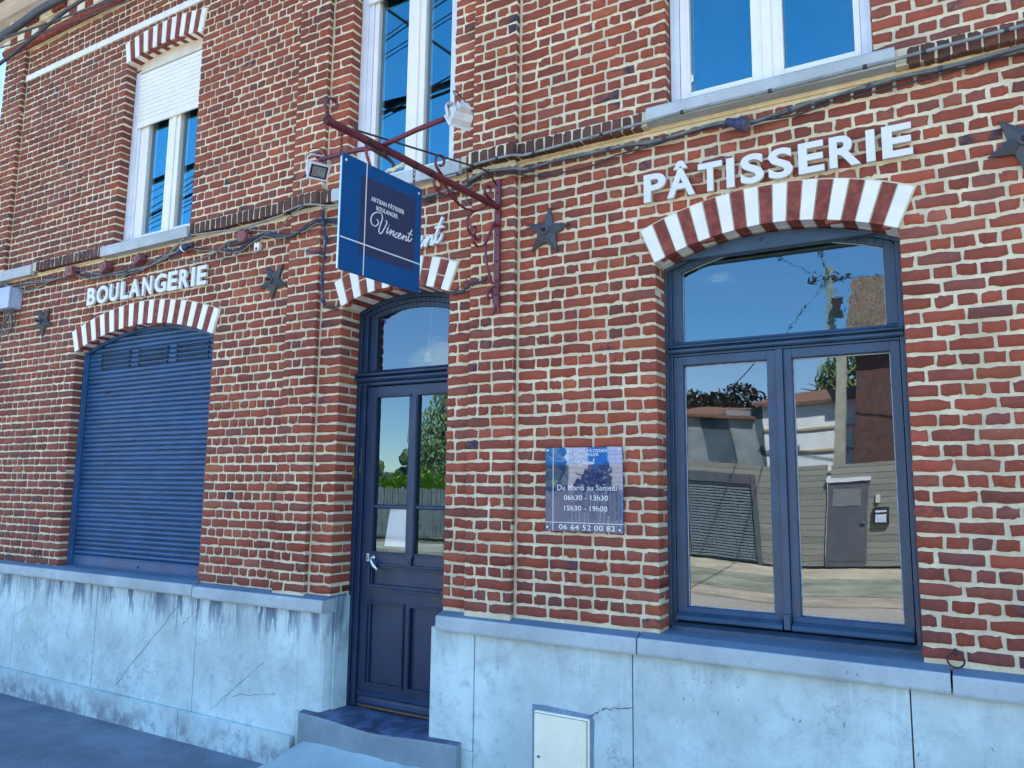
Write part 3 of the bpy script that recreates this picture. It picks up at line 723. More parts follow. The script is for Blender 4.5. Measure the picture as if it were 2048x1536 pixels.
mb.prism([(y0,.395),(y0-.018,.398),(y0-.022,.412),(y0-.010,.430),(y0-.006,.446),(y0-.020,.452),(y0-.022,.464),(y0,.486)], L0+.012, L1-.012, 'x')
DR = part(mb, 'door', [NAVYSHADE], bevel=.002)
for a, b in ((-3.395,-3.120), (-3.056,-2.787)):
    for c, d in ((1.354,1.636), (1.664,2.373)): pane('door_pane', a, b, c, d, .218, DOORGLASS, DR)
mb = MB(); mb.lathe([(.016,0),(.018,.004),(.016,.010),(.006,.012),(.006,.035)], (-3.386,.205,1.318), (0,-1,0), 14)
mb.tube([(-3.386,.168,1.318),(-3.378,.166,1.306),(-3.350,.164,1.272),(-3.316,.166,1.240)], [.007,.010,.012,.010], 10)
part(mb, 'handle', [STEEL], DR, smooth=True)
mb = MB(); mb.box(-3.440, -3.418, .192, .206, 1.292, 1.345); mb.box(-3.431,-3.427,.190,.193,1.302,1.318,1); part(mb, 'keyhole_plate', [STEEL, BLACK], DR, bevel=.003)
mb = MB(); mb.ball((-3.088,.185,1.300), .006); part(mb, 'screw', [BLACK], DR)
mb = MB(); mb.box(L0, L1, .21, .245, .376, .391); part(mb, 'weather_strip', [simple('worn_threshold_wood', (.20,.13,.06), .8)], DR)

# ------------------------------------------------------------------ big blue roller shutter
o = ROLL; mb = MB(); pitch = .0392; z = 1.182; prof = [(.112,1.182)]
x0, x1 = -6.628, -4.868
zs = []
while z < 3.09:
    for t, d in ((.0,.0),(.10,-.0045),(.28,-.0095),(.5,-.0115),(.72,-.009),(.84,-.004),(.87,.009),(.985,.009)): zs.append((z+t*pitch, .114+d))
    z += pitch
n = 22; xs = [x0+(x1-x0)*i/n for i in range(n+1)]
rows = []
for k, (zz, y) in enumerate(zs): rows.append([(x, y+.0012*math.sin(zz*37+x*3)+rj.uniform(-.0004,.0004), zz+.0010*math.sin(x*2.1+zz*9)) for x in xs])
for a, b in zip(rows, rows[1:]): mb.strip(a, b)
RS = part(mb, 'roller_shutter', [SHUT], recalc=False, smooth=False)
mb = MB(); mb.box(x0+.002, x1-.002, .098, .122, 1.085, 1.180); mb.box(x0, x1, .092, .099, 1.168, 1.178); mb.box(-5.72, -5.70, .090, .099, 1.115, 1.135); part(mb, 'bottom_bar', [SHUT], RS, bevel=.003)
mb = MB(); mb.box(-6.648, -6.592, .084, .13, 1.07, 2.915); mb.box(-6.640, -6.604, .074, .084, 1.075, 2.915); mb.box(-4.885, -4.852, .084, .13, 1.07, 2.915)
mb.ring(o.xc, o.zc, o.R-.030, o.R+.01, -o.ang, o.ang, .082, .125, 30); part(mb, 'guide_rail', [SHUT], RS, bevel=.003)
for (a, b) in ((-6.412,-6.018), (-5.895,-5.520), (-5.404,-5.021)):
    mb = MB()
    for k in range(4):
        zz = 1.182+pitch*(round((2.732-1.182)/pitch)+k)+pitch*.30; big = (a == -5.895 and k == 1)
        h = .016 if big else .0055
        mb.box(a, b, .094, .105, zz-h/2, zz+h/2); mb.box(a-.004, a+.012, .093, .106, zz-.009, zz+.009); mb.box(b-.012, b+.004, .093, .106, zz-.009, zz+.009)
    part(mb, 'vent_slot', [BLACK], RS)
mb = MB(); mb.prism([(-6.36,2.545),(-6.29,2.535),(-6.29,2.552),(-6.31,2.551)], .097, .106, 'y'); mb.box(-6.24,-6.05,.1005,.103,2.521,2.524); part(mb, 'dent', [BLACK], RS)

# ------------------------------------------------------------------ upstairs windows
def upstairs(o, gl, mulx, shut_z, fl, zg=3.90, ztop=5.45, yf=None):
    d = o.d; mb = MB(); x0, x1 = o.x0+.004, o.x1-.004; (ga, gb), (gc, gd) = gl
    zb = 3.832
    mb.box(x0, fl[0], d-.004, d+.12, zb, ztop); mb.box(fl[0], fl[1], d+.006, d+.12, zb, ztop)
    mb.box(x1-(fl[0]-x0), x1, d-.004, d+.12, zb, ztop); mb.box(x1-(fl[1]-x0), x1-(fl[0]-x0), d+.006, d+.12, zb, ztop)
    xr = x1-(fl[1]-x0)
    mb.box(fl[1], xr, d+.010, d+.12, zb, zb+.03)
    w = part(mb, 'upstairs_window', [PVCG], bevel=.003)
    def sash_(a, b, g0, g1):
        mb = MB(); mb.box(a, g0, d+.016, d+.10, zb+.031, ztop); mb.box(g1, b, d+.016, d+.10, zb+.031, ztop); mb.box(g0, g1, d+.0166, d+.10, zb+.031, zg); mb.box(g0, g1, d+.0166, d+.10, ztop-.07, ztop)
        mb.box(g0-.012, g0, d+.010, d+.016, zg-.01, ztop-.07)
        part(mb, 'sash', [PVC], w, bevel=.004)
    m = (mulx[0]+mulx[1])/2
    sash_(fl[1]+.002, m-.012, ga, gb); sash_(m+.012, xr-.002, gc, gd)
    mb = MB(); mb.box(m-.024, m+.024, d+.004, d+.018, zb+.034, ztop); part(mb, 'sash', [PVC], w, bevel=.004)
    for a, b in gl: pane('pane', a, b, zg, ztop-.07, d+.045, GLASS, w)
    for a, b in gl:
        mb = MB(); mb.box(a, b, d+.055, d+.06, zg, zg+.002); 
    # roller slats and the board above them
    mb = MB(); z = shut_z
    mb.box(fl[0]+.004, x1-(fl[0]-x0)-.004, d-.012, d+.002, z, z+.03); z += .031
    while z < 5.37:
        mb.prism([(d+.002,z),(d-.006,z+.004),(d-.009,z+.02),(d-.006,z+.036),(d+.002,z+.0395)], fl[0]+.002, x1-(fl[0]-x0)-.002, 'x'); z += .0405
    part(mb, 'roller_slats', [SHUTW], w)
    mb = MB(); pts = [(x0,5.425),(x1,5.425)]
    for i in range(17): x = x1-(x1-x0)*i/16; pts.append((x, o.top(x)+.004))
    mb.prism(pts, d-.004, d+.02, 'y'); mb.box(x0+.05, x1-.05, d-.014, d, 5.405, 5.426); part(mb, 'box_board', [BEIGE], w, bevel=.002)
    return w
upstairs(UPL, ((-6.005,-5.744), (-5.575,-5.315)), (-5.744,-5.575), 4.885, (-6.160,-6.125))
upstairs(UPC, ((-3.424,-3.160), (-3.006,-2.755)), (-3.160,-3.006), 5.205, (-3.512,-3.470))
w = upstairs(UPR, ((-1.176,-.848), (-.687,-.354)), (-.848,-.687), 5.30, (-1.262,-1.232), 3.925)
mb = MB(); mb.prism([(-1.176,3.99),(-1.165,3.995),(-1.165,4.03),(-1.176,4.035)], UPR.d+.03, UPR.d+.042, 'y'); part(mb, 'handle', [PVC], w)
# ================================================================== LETTERING
def text_polys(body, offset=0, extrude=.02, space=1.0, res=4):
    cu = bpy.data.curves.new('tmp_text', 'FONT'); cu.body = body; cu.extrude = extrude; cu.offset = offset; cu.space_character = space; cu.resolution_u = res
    ob = bpy.data.objects.new('tmp_text', cu); COL.objects.link(ob)
    dg = bpy.context.evaluated_depsgraph_get(); dg.update()
    me = bpy.data.meshes.new_from_object(ob.evaluated_get(dg))
    V = [tuple(v.co) for v in me.vertices]; F = [tuple(p.vertices) for p in me.polygons]
    bpy.data.objects.remove(ob); bpy.data.curves.remove(cu); bpy.data.meshes.remove(me)
    return V, F
def fit_text(body, x0, x1, z0, z1, y_back, y_front, offset=0, f=None, space=1.0, capfit=None):
    V, F = text_polys(body, offset, .02, space); a = np.array(V)
    lo = a.min(0); hi = a.max(0)
    if capfit is not None: b = np.array(text_polys(capfit, offset)[0]); lo[1] = b[:,1].min(); hi[1] = b[:,1].max()
    out = []
    for p in V:
        u = (p[0]-lo[0])/(hi[0]-lo[0]); v = (p[1]-lo[1])/(hi[1]-lo[1]); w = (p[2]-lo[2])/(hi[2]-lo[2])
        q = (x0+(x1-x0)*u, y_back+(y_front-y_back)*w, z0+(z1-z0)*v)
        out.append(f(q) if f else q)
    return out, F
def word_sign(name, letters, z0, z1, label):
    t = thing(name, label, 'sign', (sum(l[1]+l[2] for l in letters)/(2*len(letters)), -.02, z0))
    for ch, a, b in letters:
        V, F = fit_text(ch, a, b, z0, z1, -.014, -.034, .030, capfit='E' if ch in 'Â' else None)
        mb = MB(); mb.add(V, F); l = part(mb, 'letter', [LETTER], t, recalc=True)
    return t
word_sign('wall_lettering', [('P',-1.407,-1.285),('Â',-1.279,-1.128),('T',-1.111,-.987),('I',-.965,-.926),('S',-.895,-.780),('S',-.759,-.643),('E',-.617,-.501),('R',-.477,-.341),('I',-.317,-.279),('E',-.250,-.125)], 3.298, 3.452,
          'raised white letters reading PÂTISSERIE on the brick above the shop window')
word_sign('wall_lettering', [('B',-6.492,-6.375),('O',-6.353,-6.192),('U',-6.171,-6.049),('L',-6.014,-5.909),('A',-5.899,-5.758),('N',-5.725,-5.599),('G',-5.567,-5.418),('E',-5.399,-5.282),('R',-5.258,-5.143),('I',-5.113,-5.072),('E',-5.045,-4.935)], 3.298, 3.452,
          'raised white letters reading BOULANGERIE on the brick above the blue roller shutter')

# hand-drawn script, traced as pen strokes (u right, v up)
SCRIPT = [
 [(.231,.305),(.241,.301),(.244,.29),(.232,.274),(.217,.268),(.201,.274),(.194,.289),(.198,.311),(.216,.332),(.241,.344),(.262,.342),(.27,.327),(.265,.305),(.254,.275),(.249,.254),(.253,.244),(.263,.243),(.275,.257),(.289,.282),(.3,.304),(.3,.313),(.294,.319)],
 [(.313,.289),(.306,.272),(.302,.259),(.308,.257),(.322,.271)], [(.3165,.301),(.320,.299)],
 [(.332,.284),(.328,.265),(.324,.253)], [(.326,.258),(.339,.274),(.35,.281),(.35,.271),(.345,.258),(.351,.256),(.363,.267)],
 [(.379,.277),(.372,.277),(.362,.265),(.36,.255),(.369,.252),(.384,.264)],
 [(.382,.26),(.397,.273),(.4,.282),(.391,.28),(.383,.265),(.385,.254),(.397,.255),(.415,.272)],
 [(.422,.282),(.417,.265),(.412,.252)], [(.415,.257),(.43,.275),(.441,.279),(.441,.267),(.436,.257),(.443,.256),(.455,.268)],
 [(.482,.324),(.473,.31),(.459,.282),(.455,.263),(.462,.258),(.474,.266),(.482,.279)], [(.451,.299),(.487,.298)]]
def script_mesh(mb, place, t0, t1, wid=.0062, thin=.0036, mi=0):
    # each stroke is a solid flat ribbon, thick on down-strokes; strokes get their own hair of height so faces never coincide
    for si, st in enumerate(SCRIPT):
        p = smooth_path([(u, v, 0) for u, v in st], 4); L = []; Rr = []
        for i, q in enumerate(p):
            d = (p[min(i+1,len(p)-1)]-p[max(i-1,0)]); d = d.normalized() if d.length > 0 else Vector((1,0,0))
            w = thin+(wid-thin)*abs(d.y)**1.3; nn = Vector((-d.y, d.x, 0))
            L.append(q+nn*w/2); Rr.append(q-nn*w/2)
        tt = t1+(t1-t0)*.01*si
        A = [place(q.x,q.y,tt) for q in L]; B = [place(q.x,q.y,tt) for q in Rr]; A0 = [place(q.x,q.y,t0) for q in L]; B0 = [place(q.x,q.y,t0) for q in Rr]
        mb.strip(A, B, mi); mb.strip(A0, A, mi); mb.strip(B, B0, mi)
        mb.poly([A[0],B[0],B0[0],A0[0]], mi); mb.poly([A[-1],B[-1],B0[-1],A0[-1]], mi)
# the script on the wall over the door: sized so its last letters clear the hanging sign
mb = MB(); k = 1.92
script_mesh(mb, lambda u, v, t: (-2.722+(u-.486)*k, -t, 3.278+(v-.252)*k*1.25), .012, .030, .0085, .0055)
wv = mb.build('wall_script', [LETTER], top=True)
tag(wv, 'white cursive Vincent lettering above the door, half hidden behind the hanging sign', 'sign')

# ================================================================== HANGING SIGN AND ITS IRON BRACKET
AG = R(5.0); DO = Vector((-math.sin(AG), -math.cos(AG), 0)); NO = Vector((math.cos(AG), -math.sin(AG), 0)); P0 = Vector((-2.3146, -.06, 0))
def bw(s, z, off=0): return P0 + DO*s + NO*off + Vector((0,0,z))
BR = thing('wrought_iron_bracket', 'dark red scrolled iron bracket reaching out from the brick pilaster over the door', 'bracket', tuple(bw(0, 2.83)))
mb = MB(); mb.box(-2.335, -2.297, -.052, -.034, 2.835, 3.600); mb.box(-2.341,-2.291,-.056,-.034,3.598,3.606)
for pr in ([(.012,2.836),(.027,2.807),(.045,2.781)],): pass
mb.ribbon(smooth_path([(-2.322,-.046,2.84),(-2.335,-.044,2.806),(-2.352,-.040,2.782)]), (0,1,0), .008, .012); mb.ribbon(smooth_path([(-2.310,-.046,2.84),(-2.303,-.044,2.812),(-2.293,-.040,2.795)]), (0,1,0), .008, .012)
for z in (3.52,3.40,3.26,3.10,2.98,2.90): mb.lathe([(.008,0),(.007,.004),(.001,.006)], (-2.316,-.052,z), (0,-1,0), 8, 1)
mb.box(-2.343,-2.290,-.075,-.05,3.315,3.325)
part(mb, 'wall_bar', [RED, RUST], BR, bevel=.0015)
mb = MB(); mb.tube([bw(0,3.432), bw(.45,3.433), bw(.9,3.436), bw(1.311,3.433)], .0195, 14, 0, cap=False); mb.tube([bw(1.311,3.433), bw(1.20,3.434)], .0155, 12, 1)
mb.torus(bw(1.311,3.433), .0175, .0022, DO, 16, 1)
for s in (.58, .70, 1.04): mb.tube([bw(s,3.434), bw(s+.03,3.434)], .0199, 14, 1, cap=False)
part(mb, 'arm', [RED, RUST], BR, smooth=True)
SC = dict(
 a=[(.5,3.457),(.518,3.465),(.548,3.488),(.556,3.518),(.54,3.55),(.512,3.561),(.486,3.543),(.495,3.51),(.514,3.501),(.524,3.505)],
 b=[(.028,3.453),(.048,3.456),(.092,3.466),(.122,3.496),(.113,3.52),(.089,3.532),(.066,3.526),(.066,3.493)],
 c=[(.515,3.429),(.503,3.422),(.461,3.402),(.425,3.369),(.374,3.345),(.312,3.33),(.239,3.335),(.17,3.357),(.086,3.416),(.043,3.448)],
 d=[(.442,3.355),(.496,3.349),(.533,3.356),(.558,3.378),(.563,3.402),(.544,3.417),(.519,3.414),(.506,3.396),(.513,3.371),(.53,3.377)],
 e=[(.369,3.356),(.387,3.379),(.411,3.394),(.392,3.42),(.358,3.42),(.361,3.398)],
 f=[(.17,3.357),(.207,3.342),(.253,3.302),(.278,3.259),(.267,3.221),(.239,3.197),(.207,3.203),(.192,3.231),(.209,3.251),(.236,3.239),(.235,3.219)],
 g=[(.158,3.199),(.174,3.178),(.197,3.185),(.212,3.20),(.223,3.178),(.206,3.152),(.169,3.142),(.124,3.161),(.099,3.192),(.06,3.26),(.015,3.337)],
 h=[(.044,3.283),(.081,3.218),(.099,3.183),(.101,3.165),(.1,3.114),(.087,3.058),(.064,3.01),(.028,2.952)],
 i=[(.006,2.948),(.025,2.935),(.055,2.915),(.077,2.885),(.06,2.862),(.033,2.877),(.034,2.906),(.053,2.908)],
 j=[(1.27,3.443),(1.289,3.457),(1.313,3.476),(1.321,3.501),(1.308,3.531),(1.288,3.547),(1.263,3.546),(1.251,3.532),(1.256,3.512),(1.273,3.5),(1.279,3.507)],
 k=[(1.048,3.43),(1.060,3.40),(1.052,3.36),(1.037,3.335),(1.020,3.300)])
for k_, v in SC.items():
    mb = MB(); mb.ribbon([bw(s,z) for s, z, _ in smooth_path([(s,z,0) for s, z in v], 4)], NO, .016, .0065); part(mb, 'scroll', [RED], BR, bevel=.001)
mb = MB(); mb.tube([bw(s,z) for s, z in ((1.15,3.455),(.67,3.531),(.191,3.608))]+[bw(s,z) for s, z in ((.12,3.617),(.06,3.600),(.006,3.565))], .0055, 8); part(mb, 'tie_rod', [RUST], BR, smooth=True)
cx = bw(.953, 3.446)
mb = MB(); EL = Vector((-2.825, cx.y+.01, 3.470)); ER = Vector((-1.986, cx.y-.01, 3.494))
mb.tube([EL, cx.lerp(EL,.5)+Vector((0,0,.008)), cx, cx.lerp(ER,.5)+Vector((0,0,.006)), ER], .0125, 12); part(mb, 'cross_arm', [RED], BR, smooth=True)
mb = MB(); mb.ball(EL+Vector((-.015,0,.028)), .020); part(mb, 'ball_finial', [RED], BR, smooth=True)
mb = MB(); mb.ball(ER+Vector((.012,0,.032)), .022); part(mb, 'ball_finial', [RED], BR, smooth=True)
mb = MB(); la = [bw(1.03,3.405), bw(.99,3.402), bw(.945,3.399), bw(.905,3.396), bw(.872,3.383), bw(.866,3.352)]
mb.tube(la, .009, 10); mb.box(*(la[2].x-.015, la[2].x+.018), la[2].y-.012, la[2].y+.012, 3.40, 3.435)
e = la[-1]; mb.tube([e+Vector((-.055,0,-.012)), e+Vector((-.03,0,.006)), e+Vector((0,0,.0)), e+Vector((.03,0,.012)), e+Vector((.062,0,.016))], [.012,.010,.014,.010,.013], 10, 1)
part(mb, 'clamp_arm', [RUST, BEIGE], BR, smooth=True)

SG = thing('hanging_sign', 'square blue two-tone sign hung on chains from the red iron bracket', 'sign', tuple(bw(.93, 2.755)))
ST = .006
def slab_s(mb, s0, s1, z0, z1, a, b, mi=0):
    pts = [bw(s,z,o) for o in (a,b) for s, z in ((s0,z0),(s1,z0),(s1,z1),(s0,z1))]
    mb.add(pts, [(0,1,2,3),(7,6,5,4),(0,4,5,1),(1,5,6,2),(2,6,7,3),(3,7,4,0)], mi)
mb = MB(); slab_s(mb, .660, 1.207, 2.762, 3.318, -ST, ST); part(mb, 'board', [SIGNBLUE], SG, bevel=.001)
mb = MB(); slab_s(mb, 1.2075, 1.2105, 2.762, 3.318, -ST+.001, ST-.001); part(mb, 'edge_strip', [STEEL], SG)
mb = MB()
for sg in (1, -1): slab_s(mb, .708, 1.087, 2.864, 3.250, sg*(ST+.0002), sg*(ST+.0008))
part(mb, 'navy_square', [SIGNNAVY], SG)
mb = MB()
for sg in (1, -1):
    slab_s(mb, .662, 1.206, 2.911, 2.9175, sg*(ST+.0009), sg*(ST+.0015)); slab_s(mb, 1.0515, 1.0575, 2.764, 3.317, sg*(ST+.0016), sg*(ST+.0021))
part(mb, 'white_lines', [LETTER], SG)
def sgn(u, v, t, side=1): return bw(1.211-u if side > 0 else .656+u, 2.755+v, side*t)
mb = MB()
for side in (1, -1): script_mesh(mb, lambda u, v, t: sgn(u, v, t, side), ST+.0009, ST+.0022, .0068, .0042)
part(mb, 'script', [LETTER], SG)
for body, s0, s1, z0, z1 in (('ARTISAN PÂTISSIER', 1.020, .790, 3.142, 3.164), ('BOULANGER', .983, .835, 3.106, 3.128)):
    for side in (1, -1):
        mb = MB()
        u0, u1 = 1.211-s0, 1.211-s1
        V, F = fit_text(body, u0, u1, z0-2.755, z1-2.755, ST+.0009, ST+.0018, .018, lambda q: sgn(q[0], q[2], q[1], side), 1.04, capfit='E'); mb.add(V, F)
        part(mb, 'lettering', [LETTER], SG)
for s in (1.185, .685):
    mb = MB()
    for sg in (1,-1): mb.lathe([(.009,0),(.0085,.004),(.004,.006),(.0005,.0062)], bw(s,3.287,sg*ST), NO*sg, 10)
    part(mb, 'bolt', [STEEL], SG, smooth=True)
def chain(s, z0, z1):
    mb = MB(); n = max(3, round((z1-z0)/.024)); p = (z1-z0)/n
    for i in range(n):
        c = bw(s, z0+p*(i+.5)); ax = NO if i % 2 else DO; w = DO if i % 2 else NO
        pts = [c+w*(.0065*math.cos(a))+Vector((0,0,(p*.66)*math.sin(a))) for a in [2*math.pi*k/14 for k in range(15)]]
        mb.tube(pts, .0021, 6, 0, cap=False)
    return part(mb, 'chain', [RUST], SG, smooth=True)
chain(1.213, 3.305, 3.420); chain(.718, 3.322, 3.420)

# ---- the two floodlights on the cross arm
def flood(name, c, yaw, pitch, label):
    t = thing(name, label, 'floodlight', tuple(c), 'floodlights on the iron bracket'); M = Matrix.Translation(c) @ Matrix.Rotation(yaw,4,'Z') @ Matrix.Rotation(pitch,4,'X')
    def put(mb): mb.v = [tuple(M @ Vector(p)) for p in mb.v]; return mb
    mb = MB(); W, H = .051, .040     # faces local -y
    mb.prism([(-.020,-H),(-.020,H),(.012,H*.92),(.040,H*.62),(.044,0),(.040,-H*.62),(.012,-H*.92)], -W, W, 'x')
    for i in range(9): x = -W*.8+W*1.6*i/8; mb.box(x-.0025, x+.0025, .012, .052, -H*.55, H*.55)
    mb.box(-.030, .030, .042, .072, -.022, .026)
    part(put(mb), 'housing', [GREYW], t, bevel=.003)
    mb = MB()
    for (a,b,c_,d) in ((-W-.004,W+.004,H-.006,H+.004),(-W-.004,W+.004,-H-.004,-H+.006),(-W-.004,-W+.006,-H+.006,H-.006),(W-.006,W+.004,-H+.006,H-.006)): mb.box(a, b, -.027, -.018, c_, d)
    part(put(mb), 'bezel', [PVCG], t, bevel=.002)
    mb = MB(); mb.box(-W+.006, W-.006, -.0235, -.020, -H+.006, H-.006); part(put(mb), 'lens_frame', [BLACK], t)
    mb = MB(); mb.box(-W+.016, W-.016, -.0255, -.0236, -H+.014, H-.014); part(put(mb), 'led_panel', [simple('lamp_panel', (.22,.24,.23), .2, 0, .3, 40, 0)], t)
    mb = MB(); mb.ribbon([M @ Vector(p) for p in ((-W-.010,.0,-.01),(-W-.010,.02,.055),(-W+.01,.03,.070),(W-.01,.03,.070),(W+.010,.02,.055),(W+.010,0,-.01))], M.to_3x3() @ Vector((0,1,0)), .018, .003); part(mb, 'yoke', [GREYW], t)
    mb = MB(); mb.tube(smooth_path([M @ Vector(p) for p in ((.02,.07,.0),(.05,.09,.05),(.02,.08,.095),(-.04,.05,.09),(-.06,.04,.07))]), .003, 6); part(mb, 'flex', [CABLE], t, smooth=True)
flood('floodlight', EL+Vector((-.002,-.01,-.062)), R(62), R(38), 'pale grey floodlight at the outer left end of the bracket cross arm, lens showing')
flood('floodlight', ER+Vector((.052,.0,-.022)), R(-118), R(38), 'pale grey finned floodlight seen from behind at the right end of the cross arm')

# ================================================================== CAST IRON WALL STARS
def star_mesh(sc=1):
    mb = MB(); pts = []
    for i in range(10):
        a = math.pi/2+i*math.pi/5; r = .142 if i % 2 == 0 else .060
        pts.append((r*math.cos(a)*sc, r*math.sin(a)*sc))
    c = (0, -.042, 0)
    for i in range(10):
        p, q = pts[i], pts[(i+1) % 10]
        a, b = (p[0],-.010,p[1]), (q[0],-.010,q[1])
        # ridge line along every point
        m = lambda w: (w[0]*.45, -.033, w[1]*.45)
        if i % 2 == 0: mb.poly([a, b, m(p)]); mb.poly([m(p), b, c])
        else: mb.poly([a, b, m(q)]); mb.poly([a, m(q), c])
        mb.poly([a, b, (q[0],.004,q[1]), (p[0],.004,p[1])])
    return mb
for k, (x, z, rot, lab, full) in enumerate((
    (-2.003, 3.243, -8, 'black cast iron star tie plate between the iron bracket and the shop window arch', 1),
    (-4.226, 3.236, 33, 'black cast iron star tie plate right of the BOULANGERIE lettering, beside the cables', 1),
    (-7.186, 3.233, 36, 'small looking black star tie plate at the far left below the grey box', 1),
    (.292, 3.268, 36, 'black star tie plate cut by the right edge beyond the PÂTISSERIE lettering', 1))):
    t = thing('star_tie_plate', lab, 'tie plate', (x, -.006, z), 'iron stars on the brick wall')
    ca, sa = math.cos(R(rot)), math.sin(R(rot))
    mb = star_mesh(); mb.v = [(x+p[0]*ca-p[2]*sa, -.006+p[1], z+p[0]*sa+p[2]*ca) for p in mb.v]; part(mb, 'star', [IRON], t)
    mb = MB(); mb.lathe([(.028,0),(.027,.008),(.012,.010)], (x,-.044,z), (0,-1,0), 16); part(mb, 'washer', [IRON], t)
    mb = MB(); mb.lathe([(.0135,0),(.0135,.016),(.007,.017),(.007,.034),(.001,.035)], (x,-.053,z), (0,-1,0), 6); part(mb, 'nut', [RUST], t)
# hitching rings
for x, z, rr, lab in ((-.082,1.112,.031,'rusty iron hitching ring on the brick below right of the shop window'), (-6.915,1.170,.026,'small black hitching ring on the brick left of the roller shutter')):
    t = thing('hitching_ring', lab, 'ring', (x, -.01, z-rr), 'iron rings near the ledge')
    mb = MB(); mb.torus((x,-.030,z-.012), rr, .0042, (.05,1,.12), 24); part(mb, 'ring', [RUST], t, smooth=True)
    mb = MB(); mb.tube([(x,.01,z+.024),(x,-.022,z+.026),(x,-.036,z+.020),(x,-.034,z+.008)], .0055, 8); part(mb, 'eye_bolt', [RUST], t, smooth=True)

# ================================================================== OPENING HOURS PLAQUE
PQ = thing('opening_hours_plaque', 'glossy navy plaque of opening hours and telephone number on the brick', 'sign', (-1.772, -.016, 1.553))
X0, X1, Z0, Z1 = -1.998, -1.546, 1.554, 2.001
def gloss(name, c):
    m, nt, b = mat(name); b.inputs['Base Color'].default_value = (*c, 1); b.inputs['Roughness'].default_value = .02; b.inputs['Coat Weight'].default_value = 1; b.inputs['Coat Roughness'].default_value = 0; b.inputs['Coat IOR'].default_value = 1.75; b.inputs['Specular IOR Level'].default_value = .6
    v = coord(nt); bump(nt, noise(nt, 7, 2, .5, v), b, 1, .00012)
    n = nt.nodes[-1]; nt.links.new(n.outputs[0], b.inputs['Coat Normal']); return m
PLB, PLN = gloss('plaque_blue', (0,.10,.30)), gloss('plaque_navy', (.030,.045,.115))
mb = MB(); mb.box(X0, X1, -.019, -.013, Z0, Z1); part(mb, 'panel', [PLB], PQ)
mb = MB(); mb.box(X0, X1-.012, -.0196, -.01905, Z0+.0, Z0+.355); part(mb, 'navy_field', [PLN], PQ)
mb = MB(); mb.box(X0, X1, -.0204, -.0197, 1.598, 1.6015); mb.box(X0+.045, X0+.0485, -.0205, -.0198, Z0, Z1); part(mb, 'white_lines', [LETTER], PQ)
for body, x0, x1, z0, z1, off in (('ARTISAN PÂTISSIER',-1.866,-1.632,1.974,1.990,.008),('BOULANGER',-1.826,-1.680,1.954,1.970,.008),('Du Mardi au Samedi',-1.925,-1.578,1.772,1.800,0),('06h30 - 13h30',-1.885,-1.628,1.720,1.746,.008),('15h30 - 19h00',-1.883,-1.632,1.664,1.690,.008),('06 64 52 00 82',-1.915,-1.588,1.563,1.590,.008)):
    mb = MB(); V, F = fit_text(body, x0, x1, z0, z1, -.0197, -.0206, off, None, 1.05, capfit='E'); mb.add(V, F); part(mb, 'lettering', [LETTER], PQ)
mb = MB(); k = .385; script_mesh(mb, lambda u, v, t: (-1.815+(u-.194)*k, -t, 1.905+(v-.243)*k*1.25), .0197, .0203, .010, .005); part(mb, 'script', [LETTER], PQ)
for x, z in ((X0+.012,Z1-.013),(X1-.018,Z1-.013),(X0+.012,Z0+.018),(X1-.018,Z0+.016)):
    mb = MB(); mb.lathe([(.0062,0),(.0055,.002),(.001,.003)], (x,-.0195,z), (0,-1,0), 10); part(mb, 'screw', [METERW], PQ, smooth=True)

# ================================================================== METER BOX, NOTICE, LAMP, SMALL BOXES
t = thing('meter_cupboard', 'cream gas meter cover set in the blue stone plinth below the plaque', 'meter box', (-1.892, -.03, .10))
mb = MB(); mb.box(-2.052, -1.732, -.034, .02, .08, .614); part(mb, 'frame', [METERW], t, bevel=.006)
mb = MB(); mb.box(-2.044, -1.742, -.0365, -.0335, .085, .606, 0); part(mb, 'gap_strip', [simple('gasket_grey', (.25,.28,.29), .6)], t)  # grey strip showing in the gap round the cover
mb = MB(); mb.box(-2.041, -1.745, -.043, -.0366, .088, .603); mb.box(-1.800, -1.797, -.0445, -.043, .09, .60); part(mb, 'door', [METERW], t, bevel=.003)
mb = MB(); mb.lathe([(.011,0),(.010,.002),(.007,.003),(.001,.0032)], (-2.018,-.0430,.392), (0,-1,0), 14, 0); mb.box(-2.024,-2.012,-.0468,-.0458,.390,.394,1); part(mb, 'lock', [STEEL, BLACK], t)
mb = MB(); mb.prism([(-2.072,.05),(-1.712,.05),(-1.706,.30),(-1.714,.45),(-1.708,.60),(-1.720,.634),(-2.0,.645),(-2.069,.640),(-2.066,.4)], -.0222, -.012, 'y'); part(mb, 'cement_surround', [simple('cement_patch', (.20,.29,.38), .9, 0, .25, 20, .5, 80)], t)
mb = MB(); n = 8
for i in range(n):
    q = []
    for a, b in ((i/n,0),((i+1)/n,0),((i+1)/n,1),(i/n,1)):
        x = -3.318+.190*a-.0+.030*b*(1-a)*b; z = 1.395+.240*b; q.append((x, .2205+.018*(1-a)**2*(.3+b*.7), z))
    mb.poly(q)
pn = mb.build('paper_notice', [simple('white_paper', (.93,.94,.94), .8, 0, .02, 5, 0)], top=True, recalc=False, smooth=True)
bm = bmesh.new(); bm.from_mesh(pn.data); bmesh.ops.remove_doubles(bm, verts=bm.verts, dist=1e-5); bm.to_mesh(pn.data); bm.free()
tag(pn, 'blank white sheet of paper curling inside the lower left door pane', 'notice')
t = thing('pendant_lamp', 'small white glass pendant lamp hanging inside behind the door fanlight', 'lamp', (-3.43,.8,2.70))
mb = MB(); mb.tube([(-3.40,.8,3.25),(-3.415,.8,3.0),(-3.43,.8,2.80)], .003, 6); part(mb, 'cord', [PVC], t)
